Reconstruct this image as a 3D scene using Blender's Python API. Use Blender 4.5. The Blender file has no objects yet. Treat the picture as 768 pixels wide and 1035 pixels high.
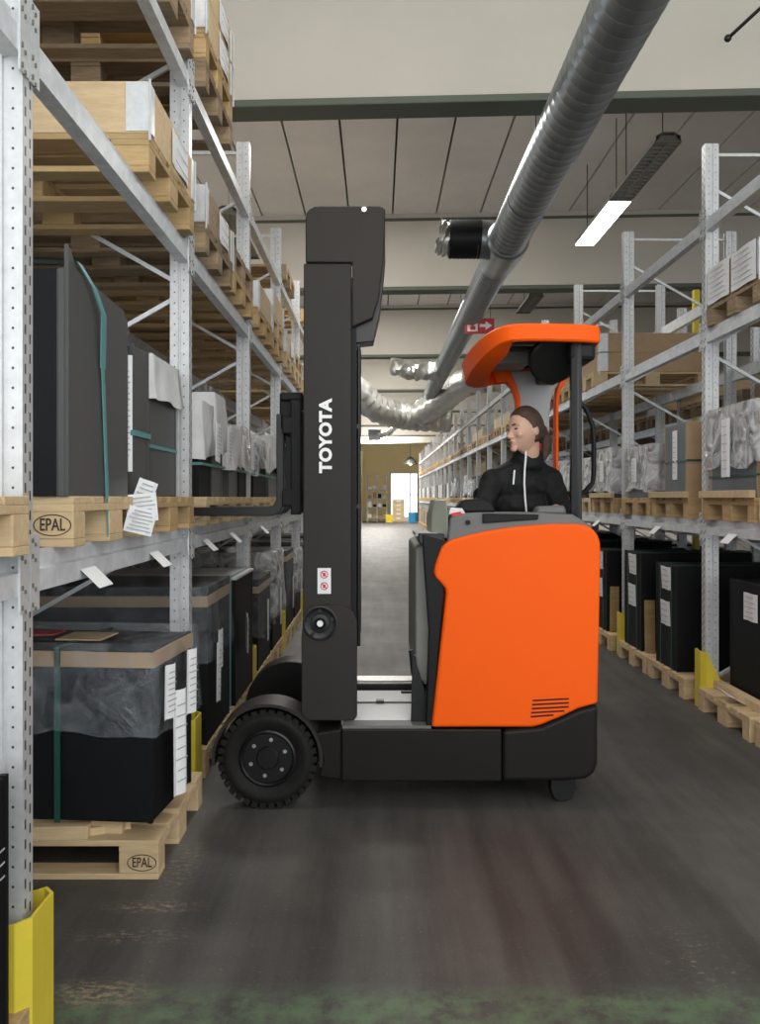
import bpy, bmesh, math, random
from mathutils import Vector, Matrix, Euler, noise
R = random.Random(7)
PI = math.pi
sc = bpy.context.scene
COL = sc.collection

# ------------------------------------------------------------ camera, world, lights, exposure
F = 880.0; VX, VY, CH = 382.0, 503.0, 1.40
cam_d = bpy.data.cameras.new('camera'); cam = bpy.data.objects.new('camera', cam_d); COL.objects.link(cam)
cam.location = (0, 0, CH); cam.rotation_euler = (PI/2, 0, 0)
cam_d.sensor_fit = 'HORIZONTAL'; cam_d.sensor_width = 36; cam_d.lens = F/768*36
cam_d.shift_x = (384-VX)/768; cam_d.shift_y = -(517.5-VY)/768
cam_d.clip_start = .05; cam_d.clip_end = 300
sc.camera = cam

w = bpy.data.worlds.new('world'); sc.world = w; w.use_nodes = True
bg = w.node_tree.nodes['Background']; bg.inputs[0].default_value = (.93, .97, 1.0, 1); bg.inputs[1].default_value = 2.4

def area(name, loc, rot, sx, sy, power, col=(1, .97, .92)):
    l = bpy.data.lights.new(name, 'AREA'); l.shape = 'RECTANGLE'; l.size = sx; l.size_y = sy
    l.energy = power; l.color = col
    o = bpy.data.objects.new(name, l); COL.objects.link(o); o.location = loc; o.rotation_euler = rot
    return o
area('bounce_fill_light', (.3, -.6, 2.6), (math.radians(150), 0, 0), 2.4, 1.6, 22, (1, .97, .93))  # added fill aimed upward to brighten the ceiling, out of view
area('softbox_light', (1.5, -1.6, 3.4), (math.radians(62), 0, math.radians(8)), 3.4, 2.2, 60, (1, .96, .9))
for i, yy in enumerate((3.6, 9.3, 14.9, 20.6, 26.3, 32.0, 37.7, 45.5)):
    area('aisle_fill_light', (-.2, yy, 5.22), (0, 0, 0), 1.6, 1.2, (45, 115, 160, 200, 240, 320, 450, 1100)[i], (1, .97, .92))  # added fill lights below the ceiling; no luminaires hang at these spots

sc.view_settings.view_transform = 'Standard'; sc.view_settings.look = 'None'
sc.view_settings.gamma = 1; sc.view_settings.exposure = 0.0; sc.view_settings.use_curve_mapping = False

# ------------------------------------------------------------ mesh builder
class MB:
    def __init__(s): s.v = []; s.f = []; s.m = []
    def add(s, vs, fs, mi=0):
        b = len(s.v); s.v += [tuple(p) for p in vs]
        for f in fs: s.f.append(tuple(b+i for i in f)); s.m.append(mi)
        return s
    def box(s, x0, x1, y0, y1, z0, z1, mi=0):
        vs = [(x, y, z) for x in (x0, x1) for y in (y0, y1) for z in (z0, z1)]
        return s.add(vs, [(0,1,3,2), (4,6,7,5), (0,4,5,1), (2,3,7,6), (0,2,6,4), (1,5,7,3)], mi)
    def obox(s, c, size, rot=(0,0,0), mi=0):
        M = Matrix.Translation(c) @ Euler(rot).to_matrix().to_4x4()
        hx, hy, hz = size[0]/2, size[1]/2, size[2]/2
        vs = [M @ Vector((x, y, z)) for x in (-hx, hx) for y in (-hy, hy) for z in (-hz, hz)]
        return s.add(vs, [(0,1,3,2), (4,6,7,5), (0,4,5,1), (2,3,7,6), (0,2,6,4), (1,5,7,3)], mi)
    def prism(s, poly, axis, a, b, mi=0):
        def P(p, t):
            return (t, p[0], p[1]) if axis == 'x' else (p[0], t, p[1]) if axis == 'y' else (p[0], p[1], t)
        n = len(poly); vs = [P(p, a) for p in poly] + [P(p, b) for p in poly]
        fs = [tuple(range(n)), tuple(range(2*n-1, n-1, -1))] + [(i, n+i, n+(i+1) % n, (i+1) % n) for i in range(n)]
        return s.add(vs, fs, mi)
    def rings(s, rs, mi=0, cap=True, closed=False):
        n = len(rs[0]); vs = [p for r in rs for p in r]; fs = []
        m = len(rs)
        for k in range(m if closed else m-1):
            k2 = (k+1) % m
            for i in range(n):
                j = (i+1) % n; fs.append((k*n+i, k*n+j, k2*n+j, k2*n+i))
        if cap and not closed: fs += [tuple(range(n-1, -1, -1)), tuple((m-1)*n+i for i in range(n))]
        return s.add(vs, fs, mi)
    def tube(s, pts, r, n=12, mi=0, cap=True):
        pts = [Vector(p) for p in pts]; rs = []; up = None
        rr = r if isinstance(r, (list, tuple)) else [r]*len(pts)
        for i, p in enumerate(pts):
            t = (pts[min(i+1, len(pts)-1)] - pts[max(i-1, 0)]).normalized()
            if up is None:
                up = t.orthogonal().normalized()
            a = (up - t*up.dot(t)); a = a.normalized() if a.length > 1e-6 else t.orthogonal().normalized(); up = a
            b = t.cross(a)
            rs.append([p + (a*math.cos(2*PI*k/n) + b*math.sin(2*PI*k/n))*rr[i] for k in range(n)])
        return s.rings(rs, mi, cap)
    def lathe(s, prof, c, axis='y', n=32, mi=0, closed=False):
        rs = []
        for (r, t) in prof:
            ring = []
            for k in range(n):
                a, b = r*math.cos(2*PI*k/n), r*math.sin(2*PI*k/n)
                p = (t, a, b) if axis == 'x' else (a, t, b) if axis == 'y' else (a, b, t)
                ring.append(Vector(p)+Vector(c))
            rs.append(ring)
        return s.rings(rs, mi, True, closed)
    def ell(s, c, r, rot=(0,0,0), n=14, mi=0):
        M = Matrix.Translation(c) @ Euler(rot).to_matrix().to_4x4(); rs = []
        for i in range(1, n):
            th = PI*i/n
            rs.append([M @ Vector((r[0]*math.sin(th)*math.cos(2*PI*k/(n*2)), r[1]*math.sin(th)*math.sin(2*PI*k/(n*2)), r[2]*math.cos(th))) for k in range(n*2)])
        return s.rings(rs, mi)
    def mesh(s, name):
        me = bpy.data.meshes.new(name); me.from_pydata(s.v, [], s.f)
        me.polygons.foreach_set('material_index', s.m)
        bm = bmesh.new(); bm.from_mesh(me); bmesh.ops.recalc_face_normals(bm, faces=bm.faces); bm.to_mesh(me); bm.free()
        return me
    def build(s, name, mat, parent=None, smooth=False, bevel=0, seg=2):
        me = s.mesh(name)
        for m in (mat if isinstance(mat, (list, tuple)) else [mat]): me.materials.append(m)
        if smooth:
            me.polygons.foreach_set('use_smooth', [True]*len(me.polygons))
            me.set_sharp_from_angle(angle=math.radians(35))
        o = bpy.data.objects.new(name, me); COL.objects.link(o)
        if parent: o.parent = parent
        if bevel:
            b = o.modifiers.new('bevel', 'BEVEL'); b.width = bevel; b.segments = seg; b.limit_method = 'ANGLE'; b.angle_limit = math.radians(30)
            b.harden_normals = False
        return o

def empty(name, loc=(0,0,0), label=None, cat=None, group=None, rz=0):
    o = bpy.data.objects.new(name, None); COL.objects.link(o); o.location = loc; o.rotation_euler = (0, 0, rz)
    o.empty_display_size = .1
    return tag(o, label, cat, group)
def tag(o, label=None, cat=None, group=None, kind=None):
    if label: o['label'] = label
    if cat: o['category'] = cat
    if group: o['group'] = group
    if kind: o['kind'] = kind
    return o
KIDS = {}
def copy_tree(o, parent=None, loc=None, rz=None):
    c = o.copy(); COL.objects.link(c); c.parent = parent
    if loc is not None: c.location = loc
    if rz is not None: c.rotation_euler = (0, 0, rz)
    for ch in list(o.children): copy_tree(ch, c)
    return c

# ------------------------------------------------------------ materials
MATS = {}
def mat(name, col, rough=.6, metal=0, noise_amt=0, nscale=8, bump=0, bscale=40, spec=.5, rand=0, stretch=None, emit=None, alpha=None, coat=0, dark=None):
    m = bpy.data.materials.new(name); m.use_nodes = True; nt = m.node_tree; N = nt.nodes; L = nt.links
    b = N['Principled BSDF']; b.inputs['Base Color'].default_value = (*col, 1); b.inputs['Roughness'].default_value = rough
    b.inputs['Metallic'].default_value = metal; b.inputs['Specular IOR Level'].default_value = spec
    if coat: b.inputs['Coat Weight'].default_value = coat; b.inputs['Coat Roughness'].default_value = .12
    if alpha is not None: b.inputs['Alpha'].default_value = alpha
    if emit: b.inputs['Emission Color'].default_value = (*emit[0], 1); b.inputs['Emission Strength'].default_value = emit[1]
    tc = N.new('ShaderNodeTexCoord'); src = tc.outputs['Object']
    if stretch:
        mp = N.new('ShaderNodeMapping'); mp.inputs['Scale'].default_value = stretch; L.new(src, mp.inputs[0]); src = mp.outputs[0]
    cur = None
    if noise_amt or rand:
        hsv = N.new('ShaderNodeHueSaturation'); hsv.inputs['Color'].default_value = (*col, 1)
        val = None
        if noise_amt:
            nz = N.new('ShaderNodeTexNoise'); nz.inputs['Scale'].default_value = nscale; nz.inputs['Detail'].default_value = 6; nz.inputs['Roughness'].default_value = .65
            L.new(src, nz.inputs['Vector'])
            mr = N.new('ShaderNodeMapRange'); mr.inputs['From Min'].default_value = .25; mr.inputs['From Max'].default_value = .75
            mr.inputs['To Min'].default_value = 1-noise_amt; mr.inputs['To Max'].default_value = 1+noise_amt
            L.new(nz.outputs['Fac'], mr.inputs['Value']); val = mr.outputs[0]
        if rand:
            oi = N.new('ShaderNodeObjectInfo'); mr2 = N.new('ShaderNodeMapRange')
            mr2.inputs['To Min'].default_value = 1-rand; mr2.inputs['To Max'].default_value = 1+rand
            L.new(oi.outputs['Random'], mr2.inputs['Value'])
            if val:
                mu = N.new('ShaderNodeMath'); mu.operation = 'MULTIPLY'; L.new(val, mu.inputs[0]); L.new(mr2.outputs[0], mu.inputs[1]); val = mu.outputs[0]
            else: val = mr2.outputs[0]
        L.new(val, hsv.inputs['Value']); cur = hsv.outputs[0]; L.new(cur, b.inputs['Base Color'])
    if bump:
        nb = N.new('ShaderNodeTexNoise'); nb.inputs['Scale'].default_value = bscale; nb.inputs['Detail'].default_value = 4
        L.new(src, nb.inputs['Vector']); bp = N.new('ShaderNodeBump'); bp.inputs['Strength'].default_value = bump; bp.inputs['Distance'].default_value = .01
        L.new(nb.outputs['Fac'], bp.inputs['Height']); L.new(bp.outputs[0], b.inputs['Normal'])
    MATS[name] = m
    return m

M_wood = mat('pine_wood', (.44, .30, .14), .75, noise_amt=.22, nscale=6, bump=.25, bscale=30, rand=.12, stretch=(1, 7, 7))
M_woodp = mat('pale_wood', (.58, .43, .25), .75, noise_amt=.18, nscale=6, bump=.25, bscale=30, rand=.10, stretch=(1, 7, 7))
M_woodold = mat('weathered_wood', (.28, .20, .12), .85, noise_amt=.4, nscale=5, bump=.3, bscale=30, rand=.22, stretch=(1, 8, 8))
M_ply = mat('plywood', (.42, .29, .17), .75, noise_amt=.14, nscale=4, rand=.05, stretch=(1, 5, 1))
M_card = mat('cardboard', (.36, .25, .15), .85, noise_amt=.08, nscale=5, rand=.1)
M_galv = mat('galvanised_steel', (.60, .62, .63), .42, .3, noise_amt=.14, nscale=26, bump=.05, bscale=60)
M_galvd = mat('galvanised_beam_steel', (.64, .67, .70), .45, .2, noise_amt=.2, nscale=14, bump=.05, bscale=60)
M_black = mat('black_crate_board', (.006, .007, .008), .6, spec=.2, noise_amt=.2, nscale=6)
M_dgrey = mat('dark_grey_panel', (.085, .086, .087), .42, .1, spec=.2, noise_amt=.12, nscale=2, stretch=(1, 1, .3))
M_bgrey = mat('blue_grey_panel', (.10, .12, .135), .5, noise_amt=.1, nscale=3)
M_paper = mat('white_paper', (.80, .81, .82), .8, noise_amt=.04, nscale=20)
M_cloth = mat('white_wrap', (.62, .62, .62), .7, noise_amt=.12, nscale=8, bump=.5, bscale=14)
M_teal = mat('teal_strap', (.10, .27, .27), .45, noise_amt=.1)
M_green = mat('green_strap', (.012, .075, .055), .4)
M_yellow = mat('yellow_guard_paint', (.68, .54, .045), .5, noise_amt=.07, nscale=9, bump=.08, bscale=20)
M_orange = mat('orange_paint', (.90, .108, .004), .55, noise_amt=.0, spec=.15)
M_mast = mat('charcoal_mast_paint', (.030, .026, .023), .5, .1, spec=.2, noise_amt=.06, nscale=3)
M_chassis = mat('charcoal_chassis_paint', (.011, .0095, .008), .5, .1, spec=.2, noise_amt=.1, nscale=4)
M_blk = mat('black_plastic', (.008, .008, .009), .5, spec=.2)
M_blkm = mat('black_metal', (.010, .010, .010), .35, .3)
M_rubber = mat('tyre_rubber', (.011, .010, .0095), .62, spec=.2, noise_amt=.3, nscale=20, bump=.15, bscale=60)
M_steel = mat('bright_steel', (.7, .7, .7), .28, .9)
M_white = mat('white_plate', (.66, .67, .68), .4, noise_amt=.05, nscale=7)
M_cgrey = mat('console_grey', (.13, .13, .125), .55, noise_amt=.04)
M_lgrey = mat('light_grey_plastic', (.40, .40, .40), .5)
M_ink = mat('brand_ink', (.05, .032, .02), .8)
M_printink = mat('grey_print', (.42, .43, .45), .8)
M_letter = mat('white_letter', (.88, .88, .88), .5)
M_red = mat('red_plastic', (.55, .02, .03), .5)
M_green2 = mat('green_plastic', (.01, .45, .12), .5)
M_blue = mat('blue_plastic', (.04, .28, .55), .5)
M_skin = mat('skin', (.62, .37, .27), .5, noise_amt=.04, nscale=10)
M_hair = mat('brown_hair', (.075, .042, .026), .45, noise_amt=.35, nscale=14, bump=.5, bscale=60, stretch=(1, 1, 6))
M_jacket = mat('black_jacket', (.012, .012, .013), .62, spec=.2, noise_amt=.15, nscale=8, bump=.35, bscale=16)
M_trouser = mat('dark_trousers', (.018, .02, .025), .8)
M_collar = mat('red_collar', (.33, .012, .03), .8)
M_lip = mat('lips', (.42, .16, .13), .5)
M_brow = mat('eyebrow', (.09, .05, .03), .8)
M_eye = mat('eye_dark', (.04, .03, .03), .3)
M_ceil = mat('ceiling_panel', (.80, .77, .73), .9, noise_amt=.10, nscale=.8)
M_beam = mat('beige_plaster', (.56, .525, .46), .9, noise_amt=.05, nscale=1)
M_bedge = mat('green_grey_steel', (.10, .115, .085), .6)
M_wallc = mat('cream_wall', (.66, .63, .57), .9, noise_amt=.05, nscale=1)
M_wally = mat('yellow_wall', (.72, .58, .30), .9, noise_amt=.05, nscale=1)
M_duct = mat('spiral_duct_steel', (.24, .26, .27), .33, .8, noise_amt=.15, nscale=5)
M_foil = mat('crumpled_foil', (.72, .72, .68), .3, .85, noise_amt=.1, bump=.6, bscale=12)
M_lum = mat('luminaire_grey', (.16, .16, .14), .5, .3)
M_louv = mat('louvre_grey', (.30, .28, .24), .45, .3)
M_tube = mat('lit_tube', (1, 1, 1), .5, emit=((1, .98, .9), 9))
M_cream = mat('cream_screen_plastic', (.24, .25, .20), .3, noise_amt=.05)

def glassy(name, col, a, rough=.1):
    m = bpy.data.materials.new(name); m.use_nodes = True; nt = m.node_tree; N = nt.nodes; L = nt.links
    for n in list(N): N.remove(n)
    out = N.new('ShaderNodeOutputMaterial'); mix = N.new('ShaderNodeMixShader'); tr = N.new('ShaderNodeBsdfTransparent')
    gl = N.new('ShaderNodeBsdfPrincipled'); gl.inputs['Base Color'].default_value = (*col, 1); gl.inputs['Roughness'].default_value = rough
    gl.inputs['Specular IOR Level'].default_value = .9
    tc = N.new('ShaderNodeTexCoord'); nz = N.new('ShaderNodeTexNoise'); nz.inputs['Scale'].default_value = 9; nz.inputs['Detail'].default_value = 5
    nz.inputs['Distortion'].default_value = 1.2
    L.new(tc.outputs['Object'], nz.inputs['Vector']); bp = N.new('ShaderNodeBump'); bp.inputs['Strength'].default_value = .9; bp.inputs['Distance'].default_value = .05
    L.new(nz.outputs['Fac'], bp.inputs['Height']); L.new(bp.outputs[0], gl.inputs['Normal'])
    mr = N.new('ShaderNodeMapRange'); mr.inputs['From Min'].default_value = .35; mr.inputs['From Max'].default_value = .65
    mr.inputs['To Min'].default_value = a*.5; mr.inputs['To Max'].default_value = min(1, a*1.5); L.new(nz.outputs['Fac'], mr.inputs['Value'])
    L.new(mr.outputs[0], mix.inputs[0]); L.new(tr.outputs[0], mix.inputs[1]); L.new(gl.outputs[0], mix.inputs[2]); L.new(mix.outputs[0], out.inputs[0])
    return m
M_film = glassy('clear_film', (.55, .60, .65), .15)
M_filmw = glassy('milky_film', (.72, .74, .76), .6)
M_glass = glassy('window_glass', (.7, .75, .78), .08)

def node_mat_post():
    m = mat('perforated_upright_steel', (.58, .59, .60), .42, .3, noise_amt=.13, nscale=24)
    nt = m.node_tree; N = nt.nodes; L = nt.links; b = N['Principled BSDF']
    prev = b.inputs['Base Color'].links[0].from_socket
    tc = N.new('ShaderNodeTexCoord'); sx = N.new('ShaderNodeSeparateXYZ'); L.new(tc.outputs['Object'], sx.inputs[0])
    sn = N.new('ShaderNodeSeparateXYZ'); L.new(tc.outputs['Normal'], sn.inputs[0])
    def O(op, a, c=0, d=None):
        n = N.new('ShaderNodeMath'); n.operation = op
        for i, q in enumerate((a, c) if d is None else (a, c, d)):
            if hasattr(q, 'links') or hasattr(q, 'is_linked'): L.new(q, n.inputs[i])
            else: n.inputs[i].default_value = q
        return n.outputs[0]
    X = O('ABSOLUTE', sx.outputs[0]); Y = sx.outputs[1]; Z = sx.outputs[2]
    NX = O('ABSOLUTE', sn.outputs[0]); NY = O('ABSOLUTE', sn.outputs[1])
    def zm(off): return O('SUBTRACT', O('FLOORED_MODULO', O('ADD', Z, off), .05), .025)
    def circ(x0, off):
        dx = O('SUBTRACT', X, x0); dz = zm(off)
        return O('LESS_THAN', O('ADD', O('MULTIPLY', dx, dx), O('MULTIPLY', dz, dz)), .0036**2)
    cf = O('MULTIPLY', O('MAXIMUM', circ(.024, 0), circ(.068, .008)), O('GREATER_THAN', NY, .9))
    def slot(y0, off):
        return O('MULTIPLY', O('LESS_THAN', O('ABSOLUTE', O('SUBTRACT', Y, y0)), .005), O('LESS_THAN', O('ABSOLUTE', zm(off)), .0125))
    sf = O('MULTIPLY', O('MULTIPLY', O('MAXIMUM', slot(.018, 0), slot(.047, .02)), O('GREATER_THAN', NX, .9)), O('LESS_THAN', X, .01))
    hole = O('MAXIMUM', cf, sf)
    mx = N.new('ShaderNodeMix'); mx.data_type = 'RGBA'; L.new(hole, mx.inputs[0]); L.new(prev, mx.inputs[6]); mx.inputs[7].default_value = (.06, .058, .055, 1)
    L.new(mx.outputs[2], b.inputs['Base Color'])
    return m
M_post = node_mat_post()

def floor_mat():
    m = bpy.data.materials.new('worn_dark_floor'); m.use_nodes = True; nt = m.node_tree; N = nt.nodes; L = nt.links; b = N['Principled BSDF']
    tc = N.new('ShaderNodeTexCoord'); P = tc.outputs['Object']
    def nz(scale, det=6, rough=.6, st=None, dist=0):
        n = N.new('ShaderNodeTexNoise'); n.inputs['Scale'].default_value = scale; n.inputs['Detail'].default_value = det; n.inputs['Roughness'].default_value = rough
        n.inputs['Distortion'].default_value = dist
        if st:
            mp = N.new('ShaderNodeMapping'); mp.inputs['Scale'].default_value = st; L.new(P, mp.inputs[0]); L.new(mp.outputs[0], n.inputs['Vector'])
        else: L.new(P, n.inputs['Vector'])
        return n.outputs['Fac']
    def ramp(f, stops):
        r = N.new('ShaderNodeValToRGB'); L.new(f, r.inputs[0]); e = r.color_ramp.elements
        while len(e) < len(stops): e.new(.5)
        for i, (p, c) in enumerate(stops): e[i].position = p; e[i].color = (*c, 1)
        return r.outputs[0]
    def mix(f, a, c, mode='MIX'):
        x = N.new('ShaderNodeMix'); x.data_type = 'RGBA'; x.blend_type = mode
        for q, i in ((f, 0), (a, 6), (c, 7)):
            if isinstance(q, (int, float)): x.inputs[i].default_value = q
            elif isinstance(q, tuple): x.inputs[i].default_value = (*q, 1)
            else: L.new(q, x.inputs[i])
        return x.outputs[2]
    base = ramp(nz(1.1, 8, .65), [(.3, (.046, .045, .043)), (.55, (.070, .066, .061)), (.75, (.098, .092, .084))])
    streak = ramp(nz(2.2, 5, .6, (3.0, .22, 1)), [(.38, (.72, .72, .72)), (.62, (1.22, 1.22, 1.22))])
    c = mix(1.0, base, streak, 'MULTIPLY')
    speck = ramp(nz(85, 2, .5), [(.64, (0, 0, 0)), (.74, (1, 1, 1))])
    c = mix(.12, c, mix(1.0, speck, (.5, .48, .44), 'MULTIPLY'), 'ADD')
    # green worn paint band close to the camera, dusty patches
    sx = N.new('ShaderNodeSeparateXYZ'); L.new(P, sx.inputs[0])
    mr = N.new('ShaderNodeMapRange'); L.new(sx.outputs[1], mr.inputs['Value'])
    mr.inputs['From Min'].default_value = 2.52; mr.inputs['From Max'].default_value = 2.42
    g = N.new('ShaderNodeMath'); g.operation = 'MULTIPLY'; L.new(mr.outputs[0], g.inputs[0])
    L.new(ramp(nz(9, 7, .75), [(.40, (0, 0, 0)), (.60, (1, 1, 1))]), g.inputs[1])
    c = mix(g.outputs[0], c, (.10, .15, .085))
    # sawdust near the pallet corner
    def spot(cx, cy, rx, ry, thr):
        mp = N.new('ShaderNodeMapping'); mp.inputs['Location'].default_value = (-cx/rx, -cy/ry, 0); mp.inputs['Scale'].default_value = (1/rx, 1/ry, 0); L.new(P, mp.inputs[0])
        ln = N.new('ShaderNodeVectorMath'); ln.operation = 'LENGTH'; L.new(mp.outputs[0], ln.inputs[0])
        q = N.new('ShaderNodeMapRange'); q.inputs['From Min'].default_value = 1; q.inputs['From Max'].default_value = .2; L.new(ln.outputs['Value'], q.inputs['Value'])
        t = N.new('ShaderNodeMath'); t.operation = 'MULTIPLY'; L.new(q.outputs[0], t.inputs[0]); L.new(ramp(nz(26, 8, .8, (1, 2, 1)), [(thr, (0, 0, 0)), (thr+.1, (1, 1, 1))]), t.inputs[1])
        return t.outputs[0]
    for sp in ((-.78, 2.98, .22, .06, .50), (-.80, 2.78, .25, .06, .52), (-.80, 2.46, .2, .09, .47), (.98, 2.62, .16, .3, .55), (-.75, 3.3, .1, .3, .52)):
        c = mix(spot(*sp), c, (.30, .23, .15))
    L.new(c, b.inputs['Base Color'])
    rr = N.new('ShaderNodeMapRange'); rr.inputs['To Min'].default_value = .42; rr.inputs['To Max'].default_value = .75; L.new(nz(1.7, 6, .6), rr.inputs['Value']); L.new(rr.outputs[0], b.inputs['Roughness'])
    bp = N.new('ShaderNodeBump'); bp.inputs['Strength'].default_value = .12; bp.inputs['Distance'].default_value = .01; L.new(nz(60, 4), bp.inputs['Height']); L.new(bp.outputs[0], b.inputs['Normal'])
    b.inputs['Specular IOR Level'].default_value = .45
    return m
M_floor = floor_mat()

_txt = {}
def text_mesh(body, size, depth=.002, bold=0.0, spacing=1.0):
    k = (body, size, bold, spacing)
    if k in _txt: return _txt[k].copy()
    c = bpy.data.curves.new('t', 'FONT'); c.body = body; c.size = size; c.extrude = depth/2; c.offset = bold; c.align_x = 'CENTER'; c.align_y = 'CENTER'
    c.space_character = spacing; c.resolution_u = 3
    o = bpy.data.objects.new('t', c); COL.objects.link(o); bpy.context.view_layer.update()
    me = bpy.data.meshes.new_from_object(o.evaluated_get(bpy.context.evaluated_depsgraph_get()))
    bpy.data.objects.remove(o); me.materials.clear(); _txt[k] = me
    return me.copy()
def text_obj(name, body, size, m, parent, loc, rot, bold=0, spacing=1.0, sx=1.0):
    me = text_mesh(body, size, .0015, bold, spacing); me.materials.append(m)
    me.transform(Matrix.Diagonal((sx, 1, 1, 1)))
    o = bpy.data.objects.new(name, me); COL.objects.link(o); o.parent = parent; o.location = loc; o.rotation_euler = rot
    return o

# ------------------------------------------------------------ building shell
CEIL = 5.3; YB = 52.0; XL, XR = -7.0, 9.0; BYAW = -.05
b = MB(); b.box(XL-.3, XR+.3, -3, YB+12, -.2, 0); tag(b.build('floor', M_floor), kind='structure')
b = MB()
x = XL
while x < XR:
    b.box(x+.012, min(x+.588, XR), -3, YB, CEIL, CEIL+.08); x += .6
b.box(XL, XR, -3, YB, CEIL+.09, CEIL+.2, 1)
tag(b.build('ceiling', [M_ceil, M_bedge]), kind='structure')
n = 0
for i in range(-1, 8):
    y0 = 6.42 + 5.68*i
    b = MB(); b.box(XL-.5, XR+.5, -.11, .11, 4.30, CEIL+.05, 0); b.box(XL-.5, XR+.5, -.13, .13, 4.245, 4.30, 1)
    b.box(XL-.5, XR+.5, -.13, -.11, CEIL-.10, CEIL-.06, 1)
    n += 1
    if i == -1: continue
    o = b.build('trim_%d' % n, [M_beam, M_bedge], bevel=.012); o.location = (0, y0, 0); o.rotation_euler = (0, 0, BYAW)
    tag(o, kind='structure')
def wall_x(name, x, win, m, t=.25):
    """side wall at x with window openings given as (y0, y1, z0, z1)"""
    b = MB(); ys = -3.0
    for (y0, y1, z0, z1) in win:
        b.box(x, x+t, ys, y0, 0, CEIL+.2); b.box(x, x+t, y0, y1, 0, z0); b.box(x, x+t, y0, y1, z1, CEIL+.2); ys = y1
    b.box(x, x+t, ys, YB, 0, CEIL+.2)
    return tag(b.build(name, m), kind='structure')
WL = [(-2, 5, 1.6, 4.6), (6, 13, 1.6, 4.6), (14, 22, 1.6, 4.6), (24, 32, 1.6, 4.6), (36, 44, 1.6, 4.6)]
WR = [(-2, 3.5, 1.6, 4.2), (24, 31, .8, 4.3), (32, 39, .8, 4.3), (40, 48, .8, 4.3)]  # first opening is out of view, added to let daylight in
wall_x('wall_left', XL-.25, WL, M_wallc); wall_x('wall_right', XR, WR, M_wallc)
wn = 0
for X0, WS in ((XL-.15, WL), (XR+.1, WR)):
    for (y0, y1, z0, z1) in WS:
        wn += 1; b = MB(); k = y0
        while k < y1+.01: b.box(X0-.03, X0+.03, k-.03, k+.03, z0, z1); k += (y1-y0)/5
        for z in (z0, (z0+z1)/2, z1): b.box(X0-.03, X0+.03, y0, y1, z-.03, z+.03)
        fr = tag(b.build('window_%d' % wn, M_lgrey), kind='structure')
        b = MB(); b.box(X0-.005, X0+.005, y0, y1, z0, z1); b.build('pane', M_glass, fr)
# back wall with bright doorway
dx0, dx1 = .72, 2.4
b = MB(); b.box(XL, dx0, YB, YB+.3, 0, CEIL+.2); b.box(dx1, XR, YB, YB+.3, 0, CEIL+.2); b.box(dx0, dx1, YB, YB+.3, 2.9, CEIL+.2)
tag(b.build('wall_back', M_wally), kind='structure')
b = MB()
for (a0, a1, z0, z1) in ((dx0, dx0+.06, 0, 2.9), (dx1-.06, dx1, 0, 2.9), (dx0, dx1, 2.84, 2.9), (dx0+.06, dx1-.06, 1.55, 1.6), (1.9, 1.95, 0, 2.84)):
    b.box(a0, a1, YB+.1, YB+.18, z0, z1)
tag(b.build('door_1', M_lgrey), kind='structure')

# ------------------------------------------------------------ pallets
def pallet_boards():
    d = MB()
    for c, wd in ((-.3275, .145), (-.18, .1), (0, .145), (.18, .1), (.3275, .145)):
        d.box(-.6, .6, c-wd/2, c+wd/2, .122, .144)
    for c in (-.5275, 0, .5275): d.box(c-.0725, c+.0725, -.4, .4, .100, .122)
    return d
def block_mb(cx, cy, wy): return MB().box(cx-.0725, cx+.0725, cy-wy/2, cy+wy/2, .022, .100)
def bottom_mb(cy, wy): return MB().box(-.6, .6, cy-wy/2, cy+wy/2, 0, .022)
ROWS = ((-.35, .1), (0, .145), (.35, .1))
def make_pallet(m, stamp=False):
    t = empty('pallet')
    pallet_boards().build('deck', m, t, bevel=.002, seg=1)
    for cx in (-.5275, 0, .5275):
        for cy, wy in ROWS:
            bl = block_mb(cx, cy, wy).build('block', m, t, bevel=.003, seg=1)
    for cy, wy in ROWS: bottom_mb(cy, wy).build('bottom_board', m, t, bevel=.002, seg=1)
    if stamp:
        cx = stamp*.540
        b = MB(); N2 = 28
        for k in range(N2):
            a0, a1 = 2*PI*k/N2, 2*PI*(k+1)/N2
            q = [(cx+.054*math.cos(a0), .031*math.sin(a0)), (cx+.054*math.cos(a1), .031*math.sin(a1)), (cx+.051*math.cos(a1), .028*math.sin(a1)), (cx+.051*math.cos(a0), .028*math.sin(a0))]
            b.prism([(u, .062+v) for u, v in q], 'y', -.4018, -.3995)
        o = b.build('brand_ring', M_ink, t)
        text_obj('brand_letters', 'EPAL', .050, M_ink, t, (cx, -.401, .062), (PI/2, 0, 0), bold=.0006, sx=.68)
    return t
def simple_pallet(m):
    d = pallet_boards()
    for cx in (-.5275, 0, .5275):
        for cy, wy in ROWS: d.add(block_mb(cx, cy, wy).v, [tuple(f) for f in block_mb(cx, cy, wy).f])
    for cy, wy in ROWS: d.add(bottom_mb(cy, wy).v, bottom_mb(cy, wy).f)
    return d.build('pallet', m)
STORE = []   # prototypes, removed at the end
def proto(o): STORE.append(o); return o
P_full = {'w': proto(make_pallet(M_wood)), 'p': proto(make_pallet(M_woodp)), 'o': proto(make_pallet(M_woodold))}
P_stR = proto(make_pallet(M_woodp, 1)); P_stL = proto(make_pallet(M_woodp, -1))
P_simple = {'w': proto(simple_pallet(M_wood)), 'p': proto(simple_pallet(M_woodp)), 'o': proto(simple_pallet(M_woodold))}
def pallet(loc, label, group=None, kind='w', full=True, stamp=0, rz=0):
    src = (P_stR if stamp > 0 else P_stL) if stamp else (P_full if full else P_simple)[kind]
    o = copy_tree(src, None, loc, rz); o.name = 'pallet'
    tag(o, label, 'pallet', group); return o

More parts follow.
